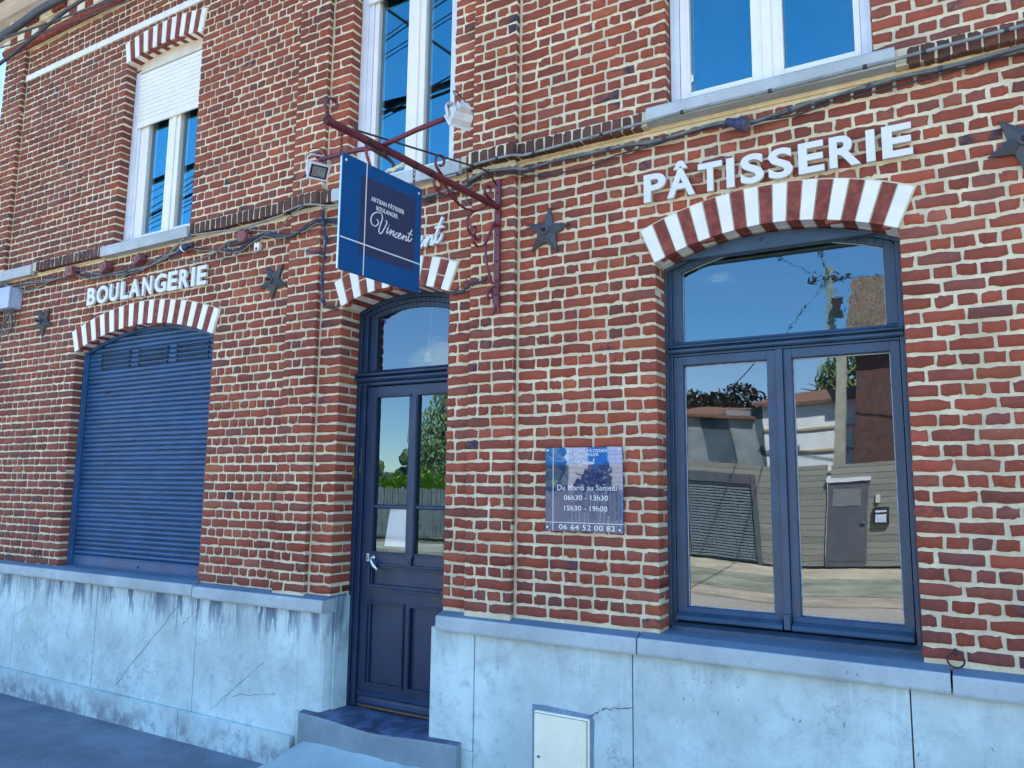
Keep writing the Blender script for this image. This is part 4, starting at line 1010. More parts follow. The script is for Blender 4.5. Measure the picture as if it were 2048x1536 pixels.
mb = MB(); mb.lathe([(.010,.07),(.020,.06),(.036,.02),(.035,.0),(.024,-.010),(.001,-.014)], (-3.43,.8,2.715), (0,0,1), 16); part(mb, 'shade', [PVC], t, smooth=True)
t = thing('junction_box', 'large pale grey plastic box at the far left edge of the wall', 'box', (-7.72, -.05, 3.39)); mb = MB(); mb.box(-7.86, -7.605, -.10, .0, 3.392, 3.590); mb.box(-7.865,-7.60,-.125,-.10,3.388,3.595); part(mb, 'casing', [BOXGREY], t, bevel=.008)
mb = MB(); mb.box(-7.80,-7.69,-.127,-.125,3.53,3.565); part(mb, 'embossed_panel', [BOXGREY], t)
for i, (x, z, sx, sz, lab, rot) in enumerate(((-6.745,3.634,.050,.042,'square red brown box leftmost under the string course', 0),(-6.232,3.604,.046,.050,'red brown box tilted on edge left of the window sill', 1),(-5.775,3.607,.050,.045,'red brown box caught in the cable tangle under the window sill', 1))):
    mb = MB(); mb.prism([(-sx,-sz),(sx,-sz),(sx,sz),(-sx,sz)] if not rot else [(-sx*.6,-sz*1.15),(sx*1.1,-sz*.2),(sx*.6,sz*1.1),(-sx*1.1,sz*.25)], -.075, -.012, 'y'); mb.box(-.018,.018,-.080,-.075,-.016,.016); mb.v = [(x+p[0], p[1], z+p[2]) for p in mb.v]
    b = mb.build('junction_box', [BOXRED], top=True, bevel=.003); tag(b, lab, 'junction box', 'red brown boxes on the cables')
mb = MB(); mb.lathe([(.050,0),(.052,.04),(.046,.052),(.001,.053)], (-4.536,-.012,3.609), (0,-1,0), 20); mb.tube([(-4.49,-.03,3.60),(-4.46,-.03,3.595)], .014, 8); b = mb.build('junction_box', [BOXRED], top=True, smooth=False); tag(b, 'round red junction box above the star, where the cables cross', 'junction box', 'red brown boxes on the cables')
mb = MB(); mb.prism([(-4.425,3.485),(-4.385,3.48),(-4.372,3.535),(-4.39,3.545),(-4.40,3.53),(-4.415,3.55),(-4.43,3.535)], -.03, .0, 'y'); mb.box(-4.41,-4.392,-.034,-.029,3.487,3.507,1); b = mb.build('insulator_clip', [PVC, BLACK], top=True, bevel=.003); tag(b, 'small broken white cable clip above the second star', 'clip')
# small navy lamp head hanging from the cables at right
t = thing('cable_splice_lamp', 'small navy blue lamp head hung under the cables near the PÂTISSERIE lettering', 'lamp', (-.90,-.06,3.56))
mb = MB(); a = Vector((-.955,-.035,3.648)); b = Vector((-.850,-.075,3.590)); d = (b-a).normalized()
mb.lathe([(.017,0),(.020,.012),(.022,.05),(.030,.075),(.037,.088),(.038,.118),(.033,.126),(.001,.127)], a, d, 14); part(mb, 'head', [CABLEN], t, bevel=.001)
mb = MB(); mb.lathe([(.030,0),(.028,.004),(.001,.0045)], a+d*.1265, d, 14); part(mb, 'lens', [simple('lamp_lens', (.09,.09,.10), .3)], t)
mb = MB(); mb.lathe([(.021,0),(.021,.008)], a+d*.004, d, 12); part(mb, 'collar', [CABLE], t)

# ================================================================== CABLES ALONG THE FACADE
CB = {
'conduit_r':(-0.075,[(-2.801, 3.7), (-2.63, 3.688), (-2.556, 3.698), (-2.429, 3.71), (-2.288, 3.715), (-2.131, 3.712), (-1.794, 3.722), (-1.465, 3.733), (-1.08, 3.745), (-0.729, 3.743), (-0.364, 3.749), (-0.153, 3.751), (0.046, 3.757), (0.321, 3.764), (0.498, 3.771)]),
'bunA':(-0.03,[(-2.902, 3.606), (-2.678, 3.616), (-2.511, 3.635), (-2.403, 3.662), (-2.279, 3.655), (-2.155, 3.639), (-1.911, 3.649), (-1.662, 3.646), (-1.484, 3.644), (-1.341, 3.632), (-1.122, 3.646), (-0.991, 3.65), (-0.841, 3.619), (-0.694, 3.631), (-0.507, 3.654), (-0.33, 3.664), (-0.181, 3.676), (-0.038, 3.671), (0.137, 3.676), (0.318, 3.686), (0.497, 3.696)]),
'bunB':(-0.02,[(-2.909, 3.584), (-2.684, 3.588), (-2.517, 3.615), (-2.373, 3.637), (-2.181, 3.614), (-1.981, 3.577), (-1.758, 3.576), (-1.576, 3.605), (-1.373, 3.615), (-1.234, 3.634), (-1.099, 3.639), (-0.994, 3.639), (-0.818, 3.621), (-0.65, 3.612), (-0.51, 3.624), (-0.375, 3.64), (-0.204, 3.64), (-0.101, 3.644), (0.039, 3.654), (0.193, 3.661), (0.318, 3.666), (0.497, 3.679)]),
'conduit_l':(-0.07,[(-3.51, 3.649), (-3.741, 3.691), (-3.87, 3.71), (-4.002, 3.697), (-4.178, 3.684), (-4.357, 3.669), (-4.542, 3.658), (-4.696, 3.671), (-4.82, 3.68), (-5.017, 3.692), (-5.125, 3.705)]),
'drop_l':(-0.05,[(-5.152, 3.715), (-5.182, 3.712), (-5.262, 3.667), (-5.343, 3.622), (-5.406, 3.574), (-5.505, 3.555)]),
'green_l':(-0.04,[(-3.867, 3.723), (-3.938, 3.703), (-4.033, 3.657), (-4.129, 3.61), (-4.23, 3.604), (-4.441, 3.643), (-4.524, 3.675)]),
'dark1':(-0.03,[(-3.543, 3.569), (-3.727, 3.594), (-3.82, 3.58), (-3.904, 3.547), (-3.961, 3.527), (-4.059, 3.524), (-4.187, 3.563), (-4.317, 3.591), (-4.447, 3.574), (-4.524, 3.54), (-4.587, 3.511), (-4.658, 3.506), (-4.733, 3.544), (-4.724, 3.57), (-4.635, 3.565), (-4.564, 3.565)]),
'dark2':(-0.025,[(-3.546, 3.547), (-3.731, 3.581), (-3.815, 3.563), (-3.894, 3.543), (-3.958, 3.546), (-4.016, 3.541), (-4.09, 3.538), (-4.191, 3.554), (-4.322, 3.582), (-4.451, 3.557), (-4.528, 3.519), (-4.636, 3.508), (-4.807, 3.549), (-4.923, 3.566), (-5.041, 3.588), (-5.133, 3.614), (-5.347, 3.63), (-5.439, 3.61), (-5.656, 3.549), (-5.784, 3.525), (-5.95, 3.513), (-6.052, 3.505)]),
'dark3':(-0.035,[(-4.471, 3.611), (-4.632, 3.598), (-4.715, 3.595), (-4.822, 3.537), (-4.934, 3.518), (-5.049, 3.502), (-5.138, 3.503)]),
'tang1':(-0.03,[(-5.4, 3.603), (-5.53, 3.58), (-5.667, 3.541), (-5.871, 3.531), (-6.019, 3.521), (-6.195, 3.531), (-6.422, 3.538), (-6.6, 3.563), (-6.713, 3.608)]),
'tang2':(-0.035,[(-5.391, 3.584), (-5.64, 3.536), (-5.863, 3.533), (-6.014, 3.54), (-6.246, 3.549), (-6.477, 3.589), (-6.641, 3.638), (-6.71, 3.643)]),
'loop1':(-0.03,[(-5.943, 3.51), (-6.02, 3.529), (-6.039, 3.566), (-5.931, 3.582), (-5.832, 3.543)]),
'loop2':(-0.03,[(-5.998, 3.518), (-5.931, 3.475), (-5.844, 3.48), (-5.789, 3.515)]),
'left1':(-0.03,[(-6.711, 3.594), (-6.782, 3.608), (-7.033, 3.604), (-7.279, 3.564), (-7.436, 3.55), (-7.611, 3.567), (-7.76, 3.614), (-7.907, 3.682), (-7.982, 3.696), (-8.177, 3.746)]),
'left2':(-0.025,[(-6.721, 3.601), (-6.875, 3.598), (-7.042, 3.601), (-7.432, 3.618), (-7.7, 3.622), (-7.984, 3.653), (-8.172, 3.666)]),
'left3':(-0.035,[(-6.706, 3.615), (-6.937, 3.604), (-7.136, 3.597), (-7.413, 3.618), (-7.691, 3.629), (-7.965, 3.658), (-8.156, 3.692)]),
'thin_l':(-0.015,[(-3.752, 3.61), (-3.977, 3.545), (-4.173, 3.502), (-4.414, 3.482), (-4.707, 3.482), (-4.975, 3.493), (-5.159, 3.511), (-5.359, 3.556), (-5.483, 3.599)]),
'vert':(-0.055,[(-3.721, 3.663), (-3.721, 3.581), (-3.699, 3.517), (-3.685, 3.444), (-3.69, 3.374), (-3.695, 3.304), (-3.7, 3.165), (-3.689, 3.042), (-3.667, 2.981)]),
'vert_t':(-0.02,[(-3.701, 2.992), (-3.654, 2.969), (-3.60, 2.962), (-3.574, 2.960)]),
'horn':(-0.05,[(-3.712, 3.354), (-3.749, 3.359), (-3.787, 3.365), (-3.836, 3.386)]),
'right1':(-0.02,[(-2.667, 2.953), (-2.63, 2.954), (-2.538, 2.956), (-2.503, 2.979), (-2.467, 2.984), (-2.414, 2.984), (-2.393, 2.999), (-2.379, 3.016)]),
'right2':(-0.012,[(-2.665, 2.96), (-2.617, 2.983), (-2.581, 3.0), (-2.545, 3.024), (-2.509, 3.044)]),
'wires_v':(-0.05,[(-2.517, 3.69), (-2.509, 3.657), (-2.512, 3.625), (-2.497, 3.6), (-2.482, 3.565), (-2.513, 3.53), (-2.509, 3.498), (-2.49, 3.475), (-2.476, 3.476)]),
}

def cpath(k, off=(0,0), amp=0, sub=4):
    y, pts = CB[k]; out = []
    P = smooth_path([(x, y, z) for x, z in pts], sub); ph = rj.uniform(0, 6)
    for i, p in enumerate(P):
        yy = p.y-off[0]
        for a, b in PIL: 
            if a-.03 < p.x < b+.03: yy -= .034
        out.append(Vector((p.x, yy+amp*math.sin(i*.9+ph), p.z+off[1]+amp*math.cos(i*.7+ph))))
    return out
def tie(mb, path, i, r, mi): 
    a = path[min(max(i,1), len(path)-2)]; d = (path[min(max(i,1), len(path)-2)+1]-a).normalized()*.009
    mb.tube([a-d, a+d], r, 8, mi)
def bundle(name, label, spec, cat='cables', ties=()):
    mb = MB(); P = None
    for (k, off, amp, r, mi) in spec:
        p = cpath(k, off, amp); mb.tube(p, r*.8, 7, mi); P = P or p
    for i, r in ties: tie(mb, P, i, r*.8, 2)
    o = mb.build(name, [CABLE, CABLEG, CABLEN, CONDUIT, PVC], top=True, smooth=True); tag(o, label, cat); return o
mb = MB(); p = cpath('conduit_r', (0,-.005)); mb.tube(p, .0085, 8, 0)
for i in range(6, len(p), 5): tie(mb, p, i, .0115, 1)
o = mb.build('conduit', [CONDUIT, CABLE], top=True, smooth=True); tag(o, 'thin grey-green conduit clipped along the string course right of the hanging sign', 'conduit')
bundle('cable_bundle', 'tied bundle of grey and black cables running above the PÂTISSERIE lettering',
  [('bunA',(0,0),.002,.0075,1), ('bunA',(.008,-.012),.003,.006,0), ('bunB',(0,0),.002,.006,0), ('bunA',(-.004,.011),.002,.005,1)], ties=[(i, .017) for i in range(5, 84, 8)])
bundle('cable_bundle', 'dark vertical bundle of cables down the brick pilaster left of the hanging sign',
  [('vert',(0,0),.003,.008,0), ('vert',(.006,-.0),.004,.0075,2), ('vert',(-.004,.004),.005,.007,1), ('vert_t',(.004,0),.001,.006,0), ('vert_t',(.004,.012),.001,.005,0), ('horn',(0,0),0,.009,2), ('horn',(0,-.006),0,.006,0)], ties=[(i, .019) for i in (5, 11, 19, 24, 29)])
bundle('cable_bundle', 'messy tangle of grey and black cables along the brick above BOULANGERIE',
  [('dark1',(0,0),.002,.0085,0), ('dark1',(.006,.012),.004,.006,2), ('dark2',(0,0),.003,.0075,0), ('dark2',(.008,-.010),.004,.006,1), ('dark3',(0,0),.002,.006,1), ('tang1',(0,0),.003,.007,1), ('tang1',(.006,.014),.004,.006,0), ('tang2',(0,0),.003,.0065,1), ('tang2',(.004,-.010),.004,.005,0),
   ('loop1',(0,0),0,.006,0), ('loop2',(0,0),0,.005,0), ('left1',(0,0),.002,.007,1), ('left2',(0,0),.003,.008,0), ('left2',(.006,.012),.004,.006,1), ('left3',(0,0),.003,.006,1)], ties=[(14,.016),(30,.016),(44,.014)])
bundle('conduit', 'grey-green conduit sagging from the string course left of the hanging sign',
  [('conduit_l',(0,0),0,.0095,3), ('green_l',(0,0),0,.007,3), ('drop_l',(0,0),0,.007,3)], 'conduit', ties=[(8,.012),(40,.012)])
bundle('cable', 'single thin grey wire drooping along the brick below the cable tangle', [('thin_l',(0,0),0,.0035,1)], 'cable')
bundle('cable', 'short double black cable from the door arch to the foot of the iron bracket', [('right1',(0,0),.0015,.006,0), ('right1',(.0,.010),.0015,.005,0), ('right2',(0,0),0,.003,0)], 'cable', ties=[(4,.010),(12,.010),(18,.010)])
bundle('cable', 'loose black wires hanging behind the red bracket arm', [('wires_v',(0,0),.003,.0035,0), ('wires_v',(.004,0),.008,.0035,0), ('wires_v',(0,-.01),.005,.003,1)], 'cable')
mb = MB(); a = Vector((-5.27,-.06,3.588)); b = Vector((-5.13,-.06,3.628)); mb.tube([a, a.lerp(b,.3), a.lerp(b,.6), b], [.016,.028,.030,.018], 10, 0); mb.tube([a.lerp(b,.50), a.lerp(b,.60)], .0312, 10, 1); mb.tube([b, b+Vector((.05,0,-.005))], [.012,.016], 8, 0)
o = mb.build('cable_splice', [CABLEN, PVC], top=True, smooth=True); tag(o, 'fat black taped cable splice with a white ring under the left window sill', 'cable splice')
# loose cable ends below the grey box
mb = MB()
for i in range(7):
    x = -7.80+.025*i; mb.tube(smooth_path([(x,-.06,3.40),(x+rj.uniform(-.03,.05),-.05,3.33),(x+rj.uniform(-.06,.06),-.04,3.25),(x+rj.uniform(-.12,.02),-.035,3.15+rj.uniform(-.03,.06))]), .005, 6, i % 2)
o = mb.build('cable_bundle', [CABLE, CABLEG], top=True, smooth=True); tag(o, 'loose cable ends hanging below the large grey box at the far left', 'cables')
# ================================================================== GROUND AND STREET
def ground(name, x0, x1, y0, y1, z, m):
    mb = MB(); n = 12
    mb.poly([(x0,y0,z),(x1,y0,z),(x1,y1,z),(x0,y1,z)]); o = mb.build(name, m, recalc=False); tag(o, None, None, kind='structure'); return o
ASPH = m_ground('pavement_asphalt', (.17,.21,.245), 70, .22, .85, .5, 2.2)
ground('ground', -400, 400, -400, 400, -.06, m_ground('earth', (.16,.15,.11), 3))
ground('pavement', -60, 60, -3.2, .3, -.004, ASPH)
mb = MB()
for i in range(60): mb.box(-60+2*i+.004, -58+2*i-.004, -3.40, -3.2, -.1, .0)
tag(mb.build('kerb', [simple('kerb_concrete', (.36,.35,.33), .9)]), None, None, kind='structure')
ground('road', -90, 90, -9.6, -3.38, -.05, m_ground('pale_road_asphalt', (.34,.31,.27), 25, .18, .9, .4, .6))  # road surface paler and sandier than the pavement
ground('far_pavement', -90, 90, -10.9, -9.5, -.044, m_ground('pale_gravel_path', (.36,.31,.25), 18, .25, .95, .5))
ground('grass_verge', -90, 12, -13.8, -10.8, -.038, m_ground('verge_grass', (.24,.25,.195), 14, .35, .95, .7))
ground('gravel_strip', -90, 12, -16.4, -13.7, -.032, m_ground('gravel', (.42,.37,.29), 30, .3, .95, .8))
# poured cement lump running from the step down to the pavement
mb = MB(); NX, NY = 22, 10; vs = []
for j in range(NY+1):
    for i in range(NX+1):
        u, v = i/NX, j/NY; x0 = -3.80-.30*v; x1 = -2.35+.1*v; x = x0+(x1-x0)*u
        e = min(u*12, 1)*min((1-u)*6, 1); z = .205*(1-v)**1.35*e-.02*(1-e)+rj.uniform(-.006,.006)-(.01 if v > .99 else 0)
        vs.append((x+rj.uniform(-.008,.008), -.065-.52*v+rj.uniform(-.02,.02)*(v > .9), z))
mb.add(vs, [(j*(NX+1)+i, j*(NX+1)+i+1, (j+1)*(NX+1)+i+1, (j+1)*(NX+1)+i) for j in range(NY) for i in range(NX)])
o = mb.build('cement_ramp', [CEM], smooth=True, recalc=False, top=True); tag(o, 'rough cement ramp poured against the foot of the doorstep', 'ramp')
# neighbour beyond the left end of the house
t = thing('neighbour_house', 'sliver of pale blue house wall beyond the left end of the bakery', 'house', (-12, 4, 0))
mb = MB(); mb.box(-16, -9.2, 1.2, 8, 0, 5.6); part(mb, 'wall', [m_corr('blue_cladding', (.30,.40,.52), 9, 'X', .6, 0)], t)
mb = MB(); mb.prism([(.8,5.55),(4.6,8.2),(8.4,5.55)], -16.2, -9.1, 'x'); part(mb, 'roof', [m_tiles('neighbour_tiles', (.18,.08,.06))], t)
mb = MB(); mb.tube([(-9.05,1.1,0),(-9.05,1.1,5.6)], .05, 10); part(mb, 'downpipe', [PVCG], t)

# ================================================================== ACROSS THE STREET (seen mirrored in the glass)
WOODF = m_wood('weathered_fence_boards', (.20,.205,.185), (.28,.28,.25), .148)
t = thing('plank_fence', 'tall weathered horizontal plank fence with grey door across the street', 'fence', (-3.2, -16.2, 0))
mb = MB(); mb.box(-3.0+.12, 1.2, -16.3, -16.16, .03, 2.45); mb.box(-4.68, -3.0+.02, -16.3, -16.16, .03, 2.47); mb.box(-7.6, -6.55, -16.3, -16.16, .03, 2.5); mb.box(-6.55, -4.68, -16.3, -16.16, 2.24, 2.5)
mb.box(-1.95, -1.9, -16.15, -16.1, 0, .01)
part(mb, 'planks', [WOODF], t)
DG = simple('anthracite_door', (.085,.10,.12), .5, 0, .15, 5, 0)
mb = MB(); mb.box(-2.94, -2.04, -16.15, -16.10, .02, 2.02); mb.box(-2.90,-2.08,-16.10,-16.09,.15,.30); d = part(mb, 'fence_door', [DG], t)
mb = MB(); mb.box(-2.82, -2.18, -16.10, -16.09, 1.45, 1.86); part(mb, 'glazing', [simple('grey_door_glass', (.20,.22,.22), .1)], d)
mb = MB(); mb.box(-2.17, -2.07, -16.09, -16.05, 1.02, 1.05); part(mb, 'handle', [STEEL], d)
mb = MB(); mb.box(-2.97, -1.98, -16.16, -16.06, 2.03, 2.13); part(mb, 'lintel', [PVCG], t)
mb = MB(); mb.box(-6.5, -4.72, -16.25, -16.2, .02, 2.22); mb.box(-6.55,-4.68,-16.2,-16.12,1.98,2.24); mb.box(-4.80,-4.68,-16.2,-16.1,.0,2.2)
for i in range(26): mb.box(-6.5, -4.80, -16.2, -16.165, .06+.074*i, .06+.074*i+.045, 1)
part(mb, 'garage_shutter', [DG, simple('garage_slat_grey', (.17,.21,.25), .5, 0, .15, 5, 0)], t)
t = thing('letter_box', 'black letter box with small picture beside the fence door', 'letter box', (-1.73,-16.1,1.0)); mb = MB(); mb.box(-1.90,-1.58,-16.16,-16.06,.98,1.38); part(mb, 'box', [BLACK], t)
mb = MB(); mb.box(-1.86,-1.63,-16.06,-16.055,1.03,1.22); mb.box(-1.86,-1.63,-16.06,-16.055,1.26,1.31); part(mb, 'plate', [simple('pale_plate', (.5,.6,.75), .5)], t)
mb = MB(); mb.box(-1.87,-1.78,-16.16,-16.10,1.50,1.68); tag(mb.build('intercom', [GREYW], top=True), 'small white intercom above the letter box on the plank fence', 'intercom')
# shed with cladding, boards and ladder
t = thing('lean_to_shed', 'patched lean-to shed of corrugated sheets and white boards behind the plank fence', 'shed', (-4, -19.5, 0))
CORR = m_corr('blue_grey_corrugated', (.20,.28,.34), 14); CORRL = m_corr('light_corrugated', (.60,.66,.68), 16)
mb = MB(); mb.prism([(-7.9,0),(-5.0,0),(-5.0,4.35),(-5.6,4.2),(-7.2,3.95),(-7.9,3.97)], -19.4, -19.3, 'y'); part(mb, 'corrugated_wall', [CORR], t)
mb = MB()
for x0, x1, zt in ((-7.7,-6.9,3.95),(-6.05,-5.3,4.2)): mb.prism([(x0+.35,1.5),(x1+.35,1.5),(x1,zt),(x0,zt)], -19.3, -19.27, 'y')
part(mb, 'corrugated_sheet', [CORRL], t)
mb = MB(); mb.box(-5.0, -2.95, -19.4, -19.3, 0, 4.35); mb.prism([(-2.95,0),(-2.3,0),(-2.3,4.4),(-2.95,4.35)], -19.4, -19.3, 'y'); w_ = part(mb, 'white_board_wall', [simple('white_boards', (.72,.74,.74), .8, 0, .12, 3, 0)], t)
mb = MB()
for z in (2.35,2.95,3.6): mb.box(-5.0, -2.3, -19.3, -19.25, z, z+.07)
part(mb, 'batten', [simple('raw_batten', (.42,.34,.22), .9)], t)
mb = MB(); mb.prism([(-19.1,4.33),(-19.1,4.42),(-24,5.3),(-24,5.2)], -5.2, -2.2, 'x'); mb.prism([(-19.1,3.95),(-19.1,4.04),(-24,4.8),(-24,4.7)], -8.0, -5.2, 'x'); part(mb, 'tiled_roof', [m_tiles('shed_tiles', (.26,.13,.09))], t)
t = thing('ladder', 'aluminium ladder leaning on the dark brick house beside the shed', 'ladder', (-2.2,-18.9,2.2)); mb = MB()
A, B = Vector((-2.75,-18.6,0)), Vector((-1.95,-19.2,4.7))
for dx in (-.19,.19): mb.tube([A+Vector((dx,0,0)), B+Vector((dx,0,0))], .03, 6)
part(mb, 'rails', [STEEL], t); mb = MB()
for i in range(1,16): p = A.lerp(B, i/16); mb.tube([p-Vector((.19,0,0)), p+Vector((.19,0,0))], .018, 6)
part(mb, 'rungs', [STEEL], t)
t = thing('dark_brick_house', 'dark brick house with red tiled roof across the street behind the fence', 'house', (1.5,-21,0))
DB = simple('dark_house_brick', (.105,.055,.048), .9, 0, .3, 8, .3, 40)
mb = MB(); mb.prism([(-18.6,0),(-26,0),(-26,5.6),(-22.0,8.3),(-18.6,5.7)], -2.66, 9, 'x'); part(mb, 'wall', [DB], t)
mb = MB(); mb.prism([(-18.3,5.55),(-18.3,5.7),(-22.0,8.55),(-26.3,5.6),(-26.3,5.45),(-22.0,8.38)], -2.76, 9.2, 'x'); part(mb, 'roof', [m_tiles('house_tiles', (.30,.145,.095))], t)
mb = MB(); mb.box(1.2,2.4,-18.6,-18.5,1.0,2.5); part(mb, 'window', [SHUTW], t)
t = thing('utility_pole', 'grey concrete utility pole with insulators standing behind the plank fence', 'utility pole', (-2.78,-16.9,0))
CONC = simple('pole_concrete', (.34,.33,.27), .9, 0, .2, 6, .2, 40)
mb = MB(); P_ = [(-2.93,-.14),( -2.63,-.14)]; mb.add([(-2.94,-17.04,0),(-2.64,-17.04,0),(-2.64,-16.76,0),(-2.94,-16.76,0),(-2.89,-17.0,7.6),(-2.71,-17.0,7.6),(-2.71,-16.80,7.6),(-2.89,-16.80,7.6)], [(0,3,2,1),(4,5,6,7),(0,1,5,4),(1,2,6,5),(2,3,7,6),(3,0,4,7)]); part(mb, 'pole', [CONC], t)
mb = MB(); mb.tube([(-3.3,-16.85,7.25),(-2.3,-16.85,7.25)], .035, 8)
for x in (-3.2,-2.9,-2.65,-2.35): mb.ball((x,-16.85,7.33), .06)
mb.box(-2.70,-2.5,-16.8,-16.6,6.2,6.7); part(mb, 'fittings', [RUST], t)
# wires
def wire(name, label, p, q, sag, r, grp=None, m=None, n=18, cat='cable'):
    p, q = Vector(p), Vector(q); pts = [p.lerp(q, i/n)-Vector((0,0,sag*4*(i/n)*(1-i/n))) for i in range(n+1)]
    mb = MB(); mb.tube(pts, r, 6); o = mb.build(name, [m or CABLE], top=True, smooth=True); tag(o, label, cat, grp); return o
def wirepath(name, label, pts, r, grp=None, cat='cable'):
    mb = MB(); mb.tube(smooth_path(pts, 8), r, 7); o = mb.build(name, [CABLE], top=True, smooth=True); tag(o, label, cat, grp); return o
wirepath('overhead_cable', 'thick black overhead cable crossing the top left corner under the eaves', [(-13,-1.1,4.75),(-9,-1.03,5.05),(-6.27,-1.0,5.215),(-5.6,-1.0,5.265),(-4.2,-1.0,5.20),(-3.55,-1.0,5.22),(5,-.95,5.6)], .030)
wirepath('overhead_cable', 'thinner black overhead cable just below the thick one at the top left', [(-13,-1.15,4.0),(-8,-1.03,4.70),(-6.16,-1.0,5.0),(-5.24,-1.0,5.16),(-4.2,-1.0,5.13),(-3.4,-1.0,5.16),(5,-.9,5.6)], .014)
for i, (zl, zc, r) in enumerate(((5.32,5.66,.005),(5.22,5.615,.005),(5.12,5.80,.0075),(5.05,5.85,.005),(4.97,5.075,.006),(4.91,5.10,.0065),(4.84,5.04,.005))):
    wirepath('overhead_wire', 'thin overhead telephone wire mirrored as a dark line in the upstairs windows', [(-15,-2.3,zl-.5),(-8.2,-1.45,zl),(-4.1,-.9,zc),(.5,-.3,zc+.55)], r*.9, 'thin telephone wires along the street', 'wire')
for (x, y, z) in ((-1.15,-.32,6.30),(-12,-34,4.6),(14,-15.5,7.2),(-4.6,-.32,6.30)):
    wire('service_wire', 'slack service wire running from the concrete pole across the street', (-2.8,-16.85,7.3), (x,y,z), .35, .016, 'wires from the concrete pole', cat='wire')
# white clad house and picket fence further left
t = thing('white_clad_house', 'white weatherboard house far left across the street', 'house', (-13,-26,0))
mb = MB(); mb.prism([(-23,0),(-31,0),(-31,3.6),(-27,6.2),(-23,3.6)], -13.15, -9.9, 'x'); part(mb, 'wall', [m_wood('white_cladding', (.60,.62,.60), (.68,.70,.68), .17)], t)
mb = MB()
for x in (-12.3,-10.9): mb.box(x, x+.75, -23, -22.95, 2.35, 3.4)
part(mb, 'window', [simple('blue_window', (.03,.10,.30), .1)], t)
t = thing('picket_fence', 'dark grey picket fence further along the opposite side of the street', 'fence', (-18,-17.6,0)); mb = MB(); x = -40
while x < -7.7:
    h = 1.68+rj.uniform(-.03,.05); tl = rj.uniform(-.012,.012); mb.prism([(x,.08),(x+.10,.08),(x+.10+tl,h),(x+.05+tl,h+.05),(x+tl,h)], -17.6, -17.575, 'y'); x += .125+rj.uniform(0,.012)
part(mb, 'pickets', [simple('grey_pickets', (.17,.195,.20), .8, 0, .25, 4, 0)], t)
mb = MB(); mb.box(-40,-7.7,-17.65,-17.6,.4,.48); mb.box(-40,-7.7,-17.65,-17.6,1.3,1.38); part(mb, 'rails', [DG], t)
mb = MB(); mb.box(-23.5,-19.9,-17.9,-17.7,0,2.15); tag(mb.build('garden_screen', [simple('slate_panel', (.20,.21,.22), .8, 0, .35, 3, .4, 8)], top=True), 'grey slatted garden screen rising above the picket fence', 'screen')

# foliage: many small leaf faces scattered through uneven crowns
def leaves(mb, blobs, n, size, rr, droop=0):
    tot = sum(b[3]*b[4]*b[5] for b in blobs)
    for (cx_, cy_, cz_, rx, ry, rz) in blobs:
        k = max(8, int(n*rx*ry*rz/tot))
        for _ in range(k):
            while True:
                a, b, c = rr.uniform(-1,1), rr.uniform(-1,1), rr.uniform(-1,1); q = a*a+b*b+c*c
                if .12 < q < 1: break
            if rr.random() < .25*(1-q): continue
            p = Vector((cx_+a*rx, cy_+b*ry, cz_+c*rz)); s = size*rr.uniform(.6,1.4)
            u = Vector((rr.gauss(0,1), rr.gauss(0,1), rr.gauss(0,.6))).normalized(); w = u.orthogonal().normalized()
            if droop: w = (w*.4+Vector((0,0,-1))*droop).normalized()
            mb.poly([p-u*s*.5, p+w*s*.9, p+u*s*.5, p-w*s*.7])
def tree(name, label, loc, h, blobs, n, size, lm, seed, droop=0):
    rr = random.Random(seed); x, y, _ = loc; t = thing(name, label, 'tree', loc)
    mb = MB(); mb.tube([(x,y,0),(x+.06,y,h*.35),(x-.05,y+.05,h*.7),(x,y,h*.95)], [.20,.15,.09,.03], 8)
    for i in range(7):
        a = rr.uniform(0,6.28); z = h*rr.uniform(.3,.75); L = h*.2; mb.tube([(x,y,z),(x+L*.5*math.cos(a),y+L*.5*math.sin(a),z+L*.35),(x+L*math.cos(a),y+L*math.sin(a),z+L*.5)], [.06,.04,.015], 6)
    part(mb, 'trunk', [simple('bark', (.13,.10,.075), .95, 0, .3, 20, .4, 50)], t)
    mb = MB(); leaves(mb, [(x+b[0], y+b[1], b[2], b[3], b[4], b[5]) for b in blobs], n, size, rr, droop); part(mb, 'crown', [lm], t, recalc=False)
    return t
G1 = m_leaf('birch_leaf', (.12,.19,.07), (.19,.27,.11)); G2 = m_leaf('dark_leaf', (.03,.055,.025), (.06,.085,.035)); G3 = m_leaf('hedge_leaf', (.24,.42,.04), (.36,.58,.08)); G4 = m_leaf('copper_leaf', (.08,.075,.06), (.14,.13,.09))
tree('birch_tree', 'tall drooping birch behind the picket fence', (-19.0,-22.5,0), 6.4, [(0,0,2.6,1.3,1.3,1.4),(-.3,.2,3.8,1.2,1.2,1.4),(.3,0,5.0,.95,.95,1.2),(0,0,6.0,.6,.6,.8),(.9,.1,3.0,.9,.9,1.1),(.8,0,4.3,.8,.8,1.0)], 9500, .085, G1, 3, .8)
tree('garden_tree', 'dark purple leaved garden tree rising behind the shed roof', (-8.2,-27,0), 6.2, [(0,0,4.6,1.5,1.3,1.1),(.9,0,5.2,1.0,1,.9),(-1.0,0,5.0,.9,1,.8),(1.6,.2,4.6,.8,.8,.6)], 6000, .10, G4, 4)
tree('garden_tree', 'bright green garden tree left of the purple one behind the shed', (-10.8,-27.5,0), 5.6, [(0,0,4.3,1.4,1.3,1.2),(.9,0,4.9,.9,1,.8)], 4500, .10, G1, 5)
